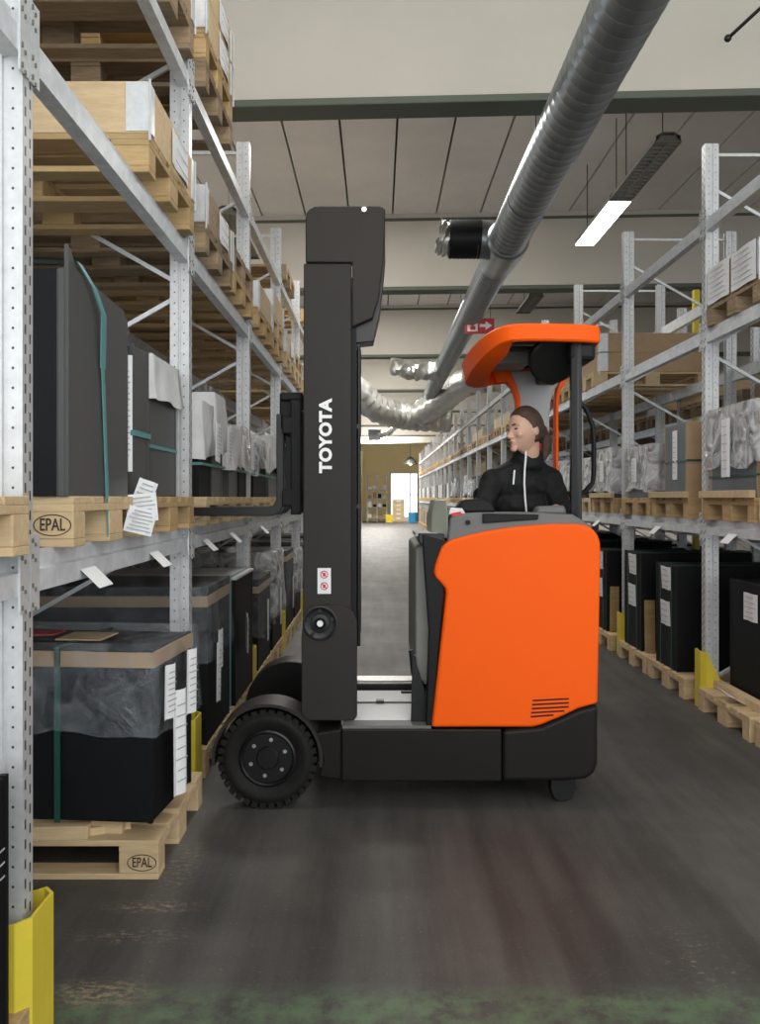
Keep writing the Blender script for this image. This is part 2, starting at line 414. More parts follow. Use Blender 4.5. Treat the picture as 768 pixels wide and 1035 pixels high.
# ------------------------------------------------------------ racks
PITCH = 1.92; ORD = ['nearest', 'second', 'third', 'fourth', 'fifth', 'sixth', 'seventh', 'eighth', 'ninth', 'tenth', 'eleventh', 'twelfth', 'thirteenth',
    'fourteenth', 'fifteenth', 'sixteenth', 'seventeenth', 'eighteenth', 'nineteenth', 'twentieth', 'twenty-first', 'twenty-second', 'twenty-third', 'twenty-fourth', 'twenty-fifth']
def post_mesh(sgn, h):
    W, D = .09, .065
    pr = [(0, 0), (.038, 0), (.041, .007), (.049, .007), (.052, 0), (W, 0), (W, .012), (.052, .012), (.006, .012), (.006, .053), (.052, .053), (W, .053), (W, D), (.052, D), (.049, .058), (.041, .058), (.038, D), (0, D)]
    b = MB(); b.prism([(sgn*p[0], p[1]) for p in pr], 'z', 0, h)
    b.box(min(-.01*sgn, .12*sgn), max(-.01*sgn, .12*sgn), -.02, .085, 0, .008)
    return b
def beam_mb(sgn, h, L):
    """pallet beam: stepped box section; aisle face at x=0, body into the rack"""
    W = .05
    pr = [(0, 0), (W, 0), (W, h), (.030, h), (.030, h*.56), (0, h*.54)]
    b = MB(); b.prism([(sgn*p[0], p[1]) for p in pr], 'y', 0, L)
    return b
def conn_mb(sgn, h):
    b = MB(); b.box(min(-.006*sgn, .0*sgn), max(-.006*sgn, 0), -.028, .03, -.045, h+.045)
    for z in (-.03, 0.02, h-.01, h+.03):
        b.box(min(-.010*sgn, 0), max(-.010*sgn, 0), -.022, -.016, z-.006, z+.006, 1); b.box(min(-.010*sgn, 0), max(-.010*sgn, 0), -.004, .002, z-.016, z-.006, 1)
    return b
def make_rack(side, x0, ys, top, levels, name_label, depth=1.0, nearbays=5, rear=8, cat='rack'):
    sgn = side
    rk = empty('pallet_rack', (x0, ys[0], 0), name_label, cat)
    pm = post_mesh(sgn, top).mesh('upright'); pm.materials.append(M_post)
    pm2 = post_mesh(-sgn, top).mesh('upright'); pm2.materials.append(M_post)
    # bracing lattice mesh
    b = MB(); xa, xb = sgn*.06, sgn*(depth-.06)
    def bar(z0, z1, r=.014): b.tube([(xa, .05, z0), (xb, .05, z1)], r, 4)
    bar(.15, .15); bar(top-.06, top-.06)
    z = .18; fl = 0
    while z+.55 < top:
        if fl: bar(z+.5, z)
        else: bar(z, z+.5)
        z += .56; fl ^= 1
    br = b.mesh('bracing'); br.materials.append(M_galv)
    def inst(name, me, x, y, z=0, par=rk):
        o = bpy.data.objects.new(name, me); COL.objects.link(o); o.parent = par; o.location = (x, y, z); return o
    for y in ys:
        yl = y-ys[0]
        inst('upright', pm, 0, yl); inst('upright', pm2, sgn*depth, yl); inst('bracing', br, 0, yl)
    beams = {}; far = []
    for li, (z0, h) in enumerate(levels):
        me = beam_mb(sgn, h, PITCH-.065).mesh('beam'); me.materials.append(M_galvd)
        me2 = beam_mb(-sgn, h, PITCH-.065).mesh('beam'); me2.materials.append(M_galvd)
        cm = conn_mb(sgn, h).mesh('end_connector'); cm.materials.append(M_galv); cm.materials.append(M_lum)
        for i in range(len(ys)-1):
            yl = ys[i]-ys[0]+.065
            bo = inst('beam', me, 0, yl, z0); beams[(li, i)] = bo
            if i < nearbays:
                inst('end_connector', cm, 0, 0, 0, bo)
                inst('end_connector', cm, 0, PITCH-.065, 0, bo)
            if i < rear: inst('beam', me2, sgn*depth, yl, z0)
    return rk, beams
YL = [.26+PITCH*i for i in range(25)]
YR = [3.88+PITCH*i for i in range(23)]
LL = [(1.155, .105), (2.505, .12), (3.335, .115)]
LR = [(1.155, .10), (2.43, .10), (3.17, .105)]
XLF, XRF = -.89, 2.18
rackL, beamsL = make_rack(-1, XLF, YL, 3.86, LL, 'long galvanised pallet rack along the left side of the aisle')
rackR, beamsR = make_rack(1, XRF, YR, 3.76, LR, 'long galvanised pallet rack along the right side of the aisle, behind the truck')
YR2 = [3.88+PITCH*i for i in range(13)]
rackB, _ = make_rack(1, XRF+1.15, YR2, 3.5, [(1.0, .1), (2.15, .1), (2.95, .1)], 'galvanised pallet rack standing back to back behind the right rack', nearbays=0, rear=0)
YL2 = [2.18+PITCH*i for i in range(8)]
rackC, _ = make_rack(-1, XLF-1.15, YL2, 3.7, [(1.155, .1), (2.505, .12), (3.335, .1)], 'galvanised pallet rack standing back to back behind the left rack', nearbays=0, rear=0)

# location cards hanging on the lower beams (sub-parts of beams)
def card(beam, sg, y, z, wd=.13, out=.06, dn=.055):
    b = MB(); x = sg*.002
    b.add([(x, y-wd/2, z), (x, y+wd/2, z), (x+sg*out, y+wd/2-.01, z-dn), (x+sg*out, y-wd/2-.01, z-dn), (x+sg*.002, y-wd/2, z+.0015), (x+sg*.002, y+wd/2, z+.0015), (x+sg*out+sg*.001, y+wd/2-.01, z-dn+.0015), (x+sg*out+sg*.001, y-wd/2-.01, z-dn+.0015)],
          [(0, 1, 2, 3), (7, 6, 5, 4), (0, 4, 5, 1), (2, 3, 7, 6), (0, 3, 7, 4), (1, 5, 6, 2)])
    b.build('location_card', M_paper, beam)
for (i, y) in ((1, .42), (1, 1.2), (2, .3), (2, 1.1), (3, .5)): card(beamsL[(0, i)], 1, y, .03)
for (i, y) in ((0, 1.4), (1, .9), (2, .8)): card(beamsR[(0, i)], -1, y, .02)

# yellow post guards
def guard(x, y, sgn, label, h=.42):
    """bent steel guard round the post foot; aisle face at x"""
    t = .008; W = .21 if sgn < 0 else .17; K = 0.3 if sgn < 0 else 2.0
    b = MB()
    outer = [(.13, 0), (.03, 0), (0, .035), (0, W-.035), (.03, W), (.13, W)]
    inner = [(.13, t), (.034, t), (t, .039), (t, W-.039), (.034, W-t), (.13, W-t)]
    poly = outer + inner[::-1]
    n = len(poly); zt = [h+.0*p[0] for p in poly]
    vs = [(sgn*p[0], p[1], 0) for p in poly] + [(sgn*p[0], p[1], max(.10, h-K*max(0, p[0]-.03))) for p in poly]
    fs = [(i, n+i, n+(i+1) % n, (i+1) % n) for i in range(n)]
    m = len(outer)
    for i in range(m-1):
        fs.append((n+i, n+i+1, n+n-2-i, n+n-1-i)); fs.append((i, n-1-i, n-2-i, i+1))
    b.add(vs, fs)
    o = b.build('post_guard', M_yellow); o.location = (x, y, 0); o.rotation_euler = (0, 0, 0)
    tag(o, label, 'guard', 'yellow guards at the rack post feet'); return o
for i in range(1, 9):
    guard(XLF+.035, YL[i]-.06, -1, 'yellow steel guard at the foot of the left rack post, %s from the camera' % ORD[i-1], .36)
for i in range(1, 12):
    guard(XRF-.04, YR[i]-.05, 1, 'yellow steel guard at the foot of the right rack post, %s from the camera' % ORD[i-1], .38)

# ------------------------------------------------------------ loads
def strap_loop(w_, d, h, y, wd, t=.004):
    """vertical strap round a box seen in plan w_ (x) by d (y), loop in the y-z plane at x=y-arg"""
    b = MB(); x0, x1 = y-wd/2, y+wd/2
    b.box(x0, x1, -d/2-t, -d/2, 0, h+t); b.box(x0, x1, d/2, d/2+t, 0, h+t); b.box(x0, x1, -d/2, d/2, h, h+t)
    return b
def strap_loop_x(w_, d, h, y, wd, t=.004):
    b = MB(); b.box(-w_/2-t, -w_/2, y-wd/2, y+wd/2, 0, h+t); b.box(w_/2, w_/2+t, y-wd/2, y+wd/2, 0, h+t); b.box(-w_/2, w_/2, y-wd/2, y+wd/2, h, h+t)
    return b
def hoop(w_, d, z, wd, t=.004):
    b = MB(); b.box(-w_/2-t, w_/2+t, -d/2-t, -d/2, z, z+wd); b.box(-w_/2-t, w_/2+t, d/2, d/2+t, z, z+wd)
    b.box(-w_/2-t, -w_/2, -d/2, d/2, z, z+wd); b.box(w_/2, w_/2+t, -d/2, d/2, z, z+wd)
    return b
def sheet(parent, m, x0, x1, y0, y1, z0, z1, seed=0, amp=.012, name='film_wrap', drop=None):
    """draped film: top and four sides, wrinkled, hanging to z0"""
    pts = []; per = []
    nx, ny, nz_ = 14, 12, 10
    ring = [(x0+(x1-x0)*k/nx, y0) for k in range(nx)] + [(x1, y0+(y1-y0)*k/ny) for k in range(ny)] + [(x1-(x1-x0)*k/nx, y1) for k in range(nx)] + [(x0, y1-(y1-y0)*k/ny) for k in range(ny)]
    cx, cy = (x0+x1)/2, (y0+y1)/2; b = MB(); rs = []
    for j in range(nz_+1):
        t = j/nz_; r_ = []
        for (px, py) in ring:
            q = noise.noise(Vector((px*7+seed*3.1, py*7, (z1-(z1-z0)*t)*4+seed))); e = noise.noise(Vector((px*11+seed, py*11, 3+t)))
            out = .008 + amp*(.35+1.6*t)*(q*.8+e*.35+.5)
            dx, dy = px-cx, py-cy
            nxv = (1 if abs(px-x1) < 1e-6 else -1 if abs(px-x0) < 1e-6 else 0); nyv = (1 if abs(py-y1) < 1e-6 else -1 if abs(py-y0) < 1e-6 else 0)
            low = z0 + .05*noise.noise(Vector((px*5+seed, py*5, 9)))
            r_.append((px+nxv*out, py+nyv*out, z1+.006 + (low-z1)*t))
        rs.append(r_)
    b.rings(rs, cap=False)
    b.add(rs[0], [tuple(range(len(ring)))])
    o = b.build(name, m, parent); o.data.polygons.foreach_set('use_smooth', [True]*len(o.data.polygons)); return o
def paper(parent, loc, rot, wd, hh, lines=4, name='paper_label', fold=.006):
    b = MB(); n = 4
    for i in range(n):
        u0, u1 = -wd/2+wd*i/n, -wd/2+wd*(i+1)/n; f0 = fold*math.sin(i*1.7); f1 = fold*math.sin((i+1)*1.7)
        b.add([(u0, f0, -hh/2), (u1, f1, -hh/2), (u1, f1, hh/2), (u0, f0, hh/2), (u0, f0+.002, -hh/2), (u1, f1+.002, -hh/2), (u1, f1+.002, hh/2), (u0, f0+.002, hh/2)],
              [(0, 1, 2, 3), (7, 6, 5, 4), (0, 4, 5, 1), (3, 2, 6, 7), (0, 3, 7, 4), (1, 5, 6, 2)])
    for k in range(lines):
        z = hh*.36-hh*.72*k/max(1, lines-1); L_ = wd*(.30+.12*((k*7) % 3)/2)
        b.box(-L_, L_, -fold-.0015, -fold-.0005, z-.0022, z+.0022, 1)
    o = b.build(name, [M_paper, M_printink], parent); o.location = loc; o.rotation_euler = rot; return o

def crate(kind, x0, x1, y0, y1, z0, h, label, group, side, sub=True, cat='crate', name='crate'):
    """box load; side=-1 left rack (aisle face +x), +1 right rack (aisle face -x)"""
    cx, cy = (x0+x1)/2, (y0+y1)/2; W, D = x1-x0, y1-y0; fx = -side     # aisle direction
    t = empty(name, (cx, cy, z0), label, cat, group)
    mt = {'black': M_black, 'dgrey': M_dgrey, 'bgrey': M_bgrey, 'ply': M_ply, 'card': M_card, 'white': M_cloth, 'wood': M_wood}[kind]
    b = MB(); b.box(-W/2, W/2, -D/2, D/2, 0, h); b.build('body', mt, t, bevel=.006, seg=2)
    if not sub: return t
    if y0 > 9: return t
    for sx in (-1, 1):
        for sy in (-1, 1):
            b = MB(); b.box(sx*W/2-.014 if sx > 0 else -W/2-.003, W/2+.003 if sx > 0 else -W/2+.014, (D/2-.014) if sy > 0 else -D/2-.003, (D/2+.003) if sy > 0 else -D/2+.014, 0, h+.003)
            b.build('corner_strip', {'black': M_blk, 'dgrey': M_dgrey, 'bgrey': M_card}.get(kind, M_card), t)
    return t

def collar(x0, x1, y0, y1, z0, label, group, m=M_woodp, h=.195, levels=1, paperon=False):
    t = empty('pallet_collar', ((x0+x1)/2, (y0+y1)/2, z0), label, 'wooden collar', group); W, D = (x1-x0)/2, (y1-y0)/2; q = .02
    for sy in (-1, 1): MB().box(-W, W, sy*D-(q if sy > 0 else 0), sy*D+(0 if sy > 0 else q), 0, h).build('side_board', m, t, bevel=.003, seg=1)
    for sx in (-1, 1): MB().box(sx*W-(q if sx > 0 else 0), sx*W+(0 if sx > 0 else q), -D+q, D-q, 0, h).build('end_board', m, t, bevel=.003, seg=1)
    for sx in (-1, 1):
        for sy in (-1, 1):
            b = MB(); g = .004
            b.box(sx*(W+g/2)-g/2-.001, sx*(W+g/2)+g/2+.001, sy*(D+g)-(.07 if sy > 0 else 0), sy*(D+g)+(0 if sy > 0 else .07), .006, h-.006)
            b.box(sx*(W+g)-(.09 if sx > 0 else 0), sx*(W+g)+(0 if sx > 0 else .09), sy*(D+g/2)-g/2-.001, sy*(D+g/2)+g/2+.001, .006, h-.006)
            b.tube([(sx*(W+.004), sy*(D+.004), -.03), (sx*(W+.004), sy*(D+.004), h+.004)], .006, 6)
            b.build('hinge', M_galv, t)
    if paperon: paper(t, (W+.008, .1, h*.5), (0, 0, PI/2), .3, .15, 3)
    return t

# --- left rack ---
OFF = (.24, 1.09)
LVN = ['on the floor under the left rack', 'on the left rack lower beam', 'on the left rack middle beam', 'on the left rack top beam']
RVN = ['on the floor under the right rack', 'on the right rack lower beam', 'on the right rack middle beam', 'on the right rack top beam']
SLN = ['nearer half', 'farther half']
ZL = [0, 1.26, 2.625, 3.45]; ZR = [0, 1.255, 2.53, 3.275]
def pl(side, lv, bay, slot, kind='w', dx=0, dy=0, full=None, stamp=0, n=1, zoff=0, extra='', halfstep=0):
    Y = (YL if side < 0 else YR)[bay]+OFF[slot]+.4+dy; xf = (XLF if side < 0 else XRF)
    over = .03
    X = xf+side*(.6-over)+dx; z = (ZL if side < 0 else ZR)[lv]+zoff
    nm = (LVN if side < 0 else RVN)[lv]
    if full is None: full = Y < 8.5
    adj = {'w': 'pine', 'p': 'pale new', 'o': 'weathered brown'}[kind]
    lab = '%s pallet %s, %s bay, %s%s' % (adj, nm, ORD[bay], SLN[slot], extra)
    return pallet((X, Y, z), lab, 'pallets %s' % nm, kind, full, stamp)
# floor level left
pl(-1, 0, 0, 1, 'w')
# raised edge dunnage crate in bay 0
t = crate('black', -1.95, -.878, 1.36, 2.06, .144, .60, 'black crate cut off by the lower left corner of the picture', 'black crates under the left rack', -1)
paper(t, (.53, .30, .40), (0, 0, PI/2), .12, .09, 3)
pA = pallet((-1.405, 3.59, 0), 'pale new pallet stamped in black, on the floor under the left rack, nearest whole one', 'pallets on the floor under the left rack', 'p', True, 1)
# planks on it
for k, (xa, xb, ya, ly, zz, hh, rot, lb) in enumerate(((-1.95, -.955, 3.30, .05, .144, .066, -.02, 'long squared plank lying in front of the film-topped black crate'),
        (-1.7, -1.065, 3.205, .055, .144, .05, .05, 'short squared plank lying at an angle at the front of the stamped floor pallet'),
        (-1.12, -.93, 3.265, .028, .144, .03, .9, 'small wooden offcut beside the short plank on the stamped floor pallet'))):
    b = MB(); b.box(-(xb-xa)/2, (xb-xa)/2, -ly/2, ly/2, 0, hh); o = b.build('plank', M_woodp, bevel=.003)
    o.location = ((xa+xb)/2, ya if k else 3.285, zz); o.rotation_euler = (0, 0, rot if k < 2 else .5); tag(o, lb, 'plank', 'loose planks on the stamped floor pallet')
for k, y in enumerate((3.38, 3.62)):
    b = MB(); b.box(-.56, .56, -.03, .03, 0, .062); o = b.build('bearer', M_woodp, bevel=.003); o.location = (-1.43, y, .145); tag(o, ['front', 'rear'][k]+' wooden bearer under the nearest film-topped black crate', 'bearer', 'bearers under the black crate')
W, D = 1.30, .47
t = crate('black', -2.1, -.80, 3.24, 3.71, .208, .63, 'black crate with film over its top and a green strap, nearest under left rack', 'black crates under the left rack', -1)
t.rotation_euler = (0, 0, math.radians(-5)); t.location.x = -1.455
b = MB(); b.box(-W/2-.006, W/2+.006, -D/2-.012, -D/2-.001, .57, .625); b.box(W/2+.001, W/2+.012, -D/2-.012, D/2, .57, .625); b.build('edge_board', M_card, t)
strap_loop(W, D+.03, .64, .30, .022).build('strap', M_green, t)
MB().box(.20, .42, -D/2-.014, -D/2-.012, .575, .628).build('tape_patch', M_ply, t)
MB().box(.22, .40, -.10, .08, .642, .648).build('tape_patch', M_woodp, t); MB().box(-.1, .16, .0, .12, .642, .648).build('tape_patch', M_red, t)
sheet(t, M_film, -W/2-.014, W/2+.014, -D/2-.018, D/2+.01, .32, .655, 3, .010)
b = MB(); b.box(-.12, .12, -.001, .001, -.06, .06); b.box(.0, .09, -.002, -.001, .018, .026, 1); b.prism([(.085, .008), (.085, .036), (.108, .022)], 'y', -.002, -.001, 1)
pp = b.build('caution_sheet', [M_paper, M_blk], t); pp.location = (.05, -D/2-.045, .545)
text_obj('sheet_letters', 'ACHTUNG', .030, M_blk, pp, (.03, -.003, -.012), (PI/2, 0, 0), bold=.0008)
text_obj('sheet_letters', 'OBEN', .030, M_blk, pp, (.045, -.003, -.042), (PI/2, 0, 0), bold=.0008)
paper(t, (.03, -D/2-.04, .28), (0, 0, 0), .10, .36, 14)
for k, (yy, zz, hh, a) in enumerate(((-.17, .47, .20, .2), (-.09, .26, .40, -.1), (.02, .47, .25, .15))):
    paper(t, (W/2+.05+.012*k, yy, zz), (0, .12*a, PI/2+.5*a-.25), .085, hh, 8, name='shipping_paper')
pl(-1, 0, 2, 0, 'p'); pl(-1, 0, 2, 1, 'p')
t = crate('black', -2.0, -.87, 4.42, 5.08, .144, .80, 'black crate with hanging papers and film, second under the left rack', 'black crates under the left rack', -1)
W, D = 1.13, .66
MB().box(-W/2-.005, W/2+.005, -D/2-.005, D/2+.005, .70, .755).build('edge_board', M_card, t)
sheet(t, M_film, -W/2-.006, W/2+.006, -D/2-.006, D/2+.006, .42, .80, 5, .016)
paper(t, (W/2+.05, -.26, .36), (0, .05, PI/2), .10, .30, 7, name='shipping_paper')
paper(t, (W/2+.04, -.15, .46), (0, 0, PI/2), .12, .2, 4, name='shipping_paper')
t = crate('black', -2.0, -.86, 5.25, 5.95, .144, .76, 'black crate with a white front label and clear top, third under the left rack', 'black crates under the left rack', -1)
W, D = 1.14, .70
MB().box(-W/2-.01, W/2+.01, -D/2-.01, D/2+.01, .76, .775).build('top_board', M_white, t)
paper(t, (W/2-.13, -D/2-.012, .62), (0, 0, 0), .11, .25, 5)
paper(t, (W/2+.05, -.2, .42), (0, 0, PI/2+.2), .22, .22, 5, name='shipping_paper')
strap_loop(W, D+.02, .775, .54, .012).build('strap', M_teal, t)
for k, (bay, slot, h) in enumerate(((3, 0, .66), (3, 1, .8), (4, 0, .75), (4, 1, .7), (5, 0, .7), (5, 1, .7), (6, 0, .7), (6, 1, .7))):
    pl(-1, 0, bay, slot, 'p')
    y0 = YL[bay]+OFF[slot]+.06
    t = crate('black', -2.0, -.87, y0, y0+.68, .144, h, 'film-wrapped black crate under the left rack, %s bay, %s' % (ORD[bay], SLN[slot]), 'black crates under the left rack', -1)
    MB().box(-.57, .57, -.345, .345, h-.1, h-.05).build('edge_board', M_card, t)
    sheet(t, M_filmw if k % 2 else M_film, -.57, .57, -.345, .345, .25, h, k+11, .028)
    paper(t, (.62, -.2, .35), (0, 0, PI/2+.1), .12, .3, 5, name='shipping_paper')
# L1 left
pl(-1, 1, 0, 1, 'p')
pl(-1, 1, 1, 0, 'p', stamp=1, dy=.04); pl(-1, 1, 1, 1, 'w'); pl(-1, 1, 2, 0, 'p', stamp=1, dy=.02); pl(-1, 1, 2, 1, 'p')
for bay in (3, 4, 5, 6):
    for s in (0, 1): pl(-1, 1, bay, s, 'p', stamp=1 if bay < 4 else 0)
z1 = 1.26+.144
t = crate('dgrey', -2.0, -.885, 2.45, 3.03, z1, .64, 'large dark grey panel crate with a slack teal strap, on the left rack near post', 'tall crates on the left rack lower beam', -1)
W, D = 1.115, .58
b = MB(); b.prism([(-.29, 0), (.29, 0), (.29, .615), (.25, .62), (.245, .635), (.12, .64), (-.22, .655), (-.26, .69), (-.29, .71)], 'x', 0, .012)
b.build('side_panel', M_dgrey, t).location = (W/2+.002, 0, .0)
MB().box(-W/2, W/2-.02, -D/2-.006, -D/2-.001, 0, .64).build('front_board', M_black, t)
b = MB(); xs = W/2+.018
pts = [(W/2-.1, -.26, .67), (xs, -.22, .675), (xs+.012, -.12, .625), (xs+.018, -.05, .56), (xs+.004, -.015, .40), (xs, .02, .2), (xs, .045, -.02), (xs+.001, .055, -.13)]
for i in range(len(pts)-1):
    p, q = pts[i], pts[i+1]; hw = .022 if i < 4 else .012
    b.add([(p[0], p[1]-hw, p[2]), (p[0], p[1]+hw, p[2]), (q[0], q[1]+hw, q[2]), (q[0], q[1]-hw, q[2]), (p[0]+.004, p[1]-hw, p[2]), (p[0]+.004, p[1]+hw, p[2]), (q[0]+.004, q[1]+hw, q[2]), (q[0]+.004, q[1]-hw, q[2])],
          [(0, 1, 2, 3), (7, 6, 5, 4), (0, 4, 5, 1), (1, 5, 6, 2), (2, 6, 7, 3), (3, 7, 4, 0)])
b.build('strap', M_teal, t)
for k, (yy, zz, wd, hh, a) in enumerate(((.36, .0, .07, .12, .35), (.345, -.04, .11, .10, -.1), (.33, -.085, .10, .09, .25))):
    paper(t, (W/2+.05+.004*k, yy-.02*k, zz), (0, a, .5), wd, hh, 6, name='shipping_paper')
t = crate('dgrey', -1.95, -.885, 3.15, 3.35, z1, .55, 'slim dark grey crate with a tall white label, second on the left lower beam', 'tall crates on the left rack lower beam', -1)
paper(t, (1.065/2-.025, -.108, .30), (0, 0, 0), .045, .42, 16)
hoop(1.075, .21, .22, .02).build('strap', M_teal, t)
b = MB(); b.box(-.2, .2, -.13, .13, 0, .10)
t = crate('dgrey', -1.95, -.93, 3.40, 3.50, z1, .36, 'low dark grey crate behind the slim labelled crate', 'tall crates on the left rack lower beam', -1)
t = crate('dgrey', -1.95, -.935, 3.56, 4.02, z1, .56, 'dark grey crate with a white wrapped top behind the second post', 'tall crates on the left rack lower beam', -1)
sheet(t, M_cloth, -.51, .51, -.23, .23, .38, .58, 21, .015)
hoop(1.02, .47, .2, .014).build('strap', M_teal, t)
specs = [(2, 0, .34, 'dgrey', .52, 'w'), (2, 0, .0, 'black', .44, 'w'), (2, 1, .02, 'dgrey', .38, 'w'), (2, 1, .40, 'black', .42, 'f'), (3, 0, 0, 'black', .40, 'f'), (3, 1, 0, 'dgrey', .46, 'w'), (4, 0, 0, 'black', .42, 'f'), (4, 1, 0, 'black', .42, 'f'),
         (5, 0, 0, 'black', .42, 'f'), (5, 1, 0, 'dgrey', .42, 'w'), (6, 0, 0, 'black', .42, 'f'), (6, 1, 0, 'black', .42, 'f')]
for k, (bay, slot, off, kd, h, wrap) in enumerate(specs):
    y0 = YL[bay]+OFF[slot]+.03+off; dd = .30 if bay < 3 else .66
    t = crate(kd, -1.95, -.90, y0, y0+dd, z1, h, '%s crate with %s on the left lower beam, %s bay, %s%s' % ({'dgrey': 'grey', 'black': 'black'}[kd], {'w': 'white wrapping', 'f': 'milky film'}[wrap], ORD[bay], SLN[slot], '' if bay != 2 else (', front' if off < .2 else ', back')), 'tall crates on the left rack lower beam', -1)
    sheet(t, M_cloth if wrap == 'w' else M_filmw, -.53, .53, -dd/2, dd/2, h*.45, h+.04, k+31, .02)
    hoop(1.08, dd+.02, .16, .014).build('strap', M_teal, t)
    paper(t, (.60, -.02, .28), (0, .1, PI/2), .12, .2, 8, name='shipping_paper')
# L2 left: collars and weathered pallets
z2 = ZL[2]
def stack2(bay, slot, n, collars, kinds='w', paperon=False, dy=0, lvl=2, side=-1, dx=0):
    z = 0
    Ys = YL if side < 0 else YR; Zs = ZL if side < 0 else ZR; xf = XLF if side < 0 else XRF
    for k in range(n):
        pl(side, lvl, bay, slot, kinds[k % len(kinds)], zoff=z, dy=dy, dx=dx, extra='' if n == 1 else [', under', ', over'][k]); z += .1445
    X = xf+side*.57+dx; Y = Ys[bay]+OFF[slot]+.4+dy
    for k in range(collars):
        collar(X-.6, X+.6, Y-.4, Y+.4, Zs[lvl]+z+.001, 'hinged wooden collar %s, %s bay, %s%s' % ((LVN if side < 0 else RVN)[lvl], ORD[bay], SLN[slot], '' if collars == 1 else ', %s' % ['lower', 'upper', 'topmost'][k]), 'wooden collars on pallets', M_woodp if 'p' in kinds or 'w' in kinds else M_woodold, paperon=paperon)
        z += .197
stack2(1, 1, 1, 1, 'w', True)
stack2(2, 0, 1, 1, 'o', True); stack2(2, 1, 2, 0, 'wo'); stack2(3, 0, 1, 1, 'w'); stack2(3, 1, 2, 1, 'wp'); stack2(4, 0, 1, 1, 'p', True); stack2(4, 1, 2, 0, 'pw')
for bay in (5, 6, 7):
    for s in (0, 1): pl(-1, 2, bay, s, 'w', full=False)
# extra weathered pallets behind the beam level (rear rack)
def rear_pallet(x, y, z, label, kind='o', full=False):
    return pallet((x, y, z), label, 'pallets on the rear racks', kind, full)
# L3 left
stack2(1, 0, 2, 0, 'oo', lvl=3, dy=.25); stack2(1, 1, 1, 1, 'o', lvl=3, dy=.0)
stack2(2, 0, 2, 2, 'ow', True, lvl=3); stack2(4, 0, 1, 0, 'o', lvl=3); stack2(5, 0, 1, 0, 'w', lvl=3)
# rear left rack contents
XC = XLF-1.15-.6
for i, y in enumerate(YL2[:-1]):
    for s in (0, 1):
        Y = y+OFF[s]+.4
        pallet((XC, Y, 2.625), 'weathered pallet on the rear left rack middle beam, %s bay, %s' % (ORD[i], SLN[s]), 'pallets on the rear left rack', 'o', False)
        if i < 6:
            pallet((XC, Y, 1.255), 'pallet on the rear left rack lower beam, %s bay, %s' % (ORD[i], SLN[s]), 'pallets on the rear left rack', 'w', False)
            pallet((XC, Y, 0), 'pallet on the floor under the rear left rack, %s bay, %s' % (ORD[i], SLN[s]), 'pallets on the rear left rack', 'w', False)
            t = crate('black', XC-.5, XC+.55, Y-.34, Y+.34, .144, .82+.04*s, 'black crate in the shade under the rear left rack, %s bay, %s' % (ORD[i], SLN[s]), 'black crates under the rear left rack', -1, sub=False)
            if i < 3:
                sheet(t, M_film, -.53, .53, -.34, .34, .5, .86, i*2+s+70, .015)
                strap_loop(1.05, .70, .9, .1, .02).build('strap', M_green, t)
            t = crate('black' if (i+s) % 2 else 'white', XC-.5, XC+.55, Y-.3, Y+.3, 1.255+.144, .5, '%s load on the rear left rack lower beam, %s bay, %s' % ('black' if (i+s) % 2 else 'white wrapped', ORD[i], SLN[s]), 'loads on the rear left rack', -1, sub=False)

# --- right rack ---
for bay in range(0, 8):
    for s in (0, 1):
        if bay == 0 and s == 0: pl(1, 0, 0, 0, 'p', dx=-.02); continue
        pl(1, 0, bay, s, 'p', dx=-.03)
z0 = .144
t = crate('black', 2.30, 3.3, 4.99, 5.68, z0, .73, 'black crate with one white label at the right edge, on a pallet with a plank', 'black crates under the right rack', 1)
paper(t, (-.5-.008, .03, .58), (0, 0, -PI/2), .19, .17, 5)
b = MB(); b.box(-.03, .03, -.39, .39, 0, .05); o = b.build('plank', M_woodp, bevel=.003); o.location = (2.245, 5.37, z0); tag(o, 'squared plank lying beside the black crate at the right edge', 'plank')
o = paper(None, (2.165, 5.34, z0+.035), (math.radians(60), .2, -PI/2+.3), .2, .12, 3, name='loose_paper'); tag(o, 'crumpled white sheet lying on the pallet at the right edge', 'paper')
for bay in range(1, 8):
    for s in (0, 1):
        y0 = YR[bay]+OFF[s]+.22; h = .76 + (.04 if s else 0)
        t = crate('black', 2.15, 3.05, y0, y0+.46, z0, h, 'black crate with two white labels under the right rack, %s bay, %s' % (ORD[bay], SLN[s]), 'black crates under the right rack', 1)
        paper(t, (-.45-.012, -.02, h-.10), (.06, 0, -PI/2), .20, .17, 4)
        paper(t, (-.45-.012, .0, h-.36), (.03, 0, -PI/2), .20, .18, 4)
        strap_loop_x(.92, .4, h, .1, .008).build('strap', M_green, t)
        strap_loop_x(.92, .4, h, -.14, .008).build('strap', M_green, t)
        if bay < 5:
            t2 = crate('black', 2.15+.12, 3.1, y0+.48, y0+.60, z0, .55, 'low black crate with cardboard top board under the right rack, %s bay, %s' % (ORD[bay], SLN[s]), 'low black crates under the right rack', 1)
            MB().box(-.41, .41, -.065, -.061, .40, .60).build('top_board', M_card, t2)
            if s == 0:
                b = MB(); b.box(-.04, .04, -.01, .01, 0, .42); o = b.build('plank', M_wood); o.location = (2.21, y0-.03, z0+.005); o.rotation_euler = (.05, 0, 0)
                if bay == 1: o.location = (2.2, YR[1]+OFF[1]+.15, z0+.004); o.rotation_euler = (-.04, 0, 0)
                tag(o, 'upright wooden plank leaning on a black crate under the right rack, %s bay' % ORD[bay], 'plank', 'upright planks under the right rack')
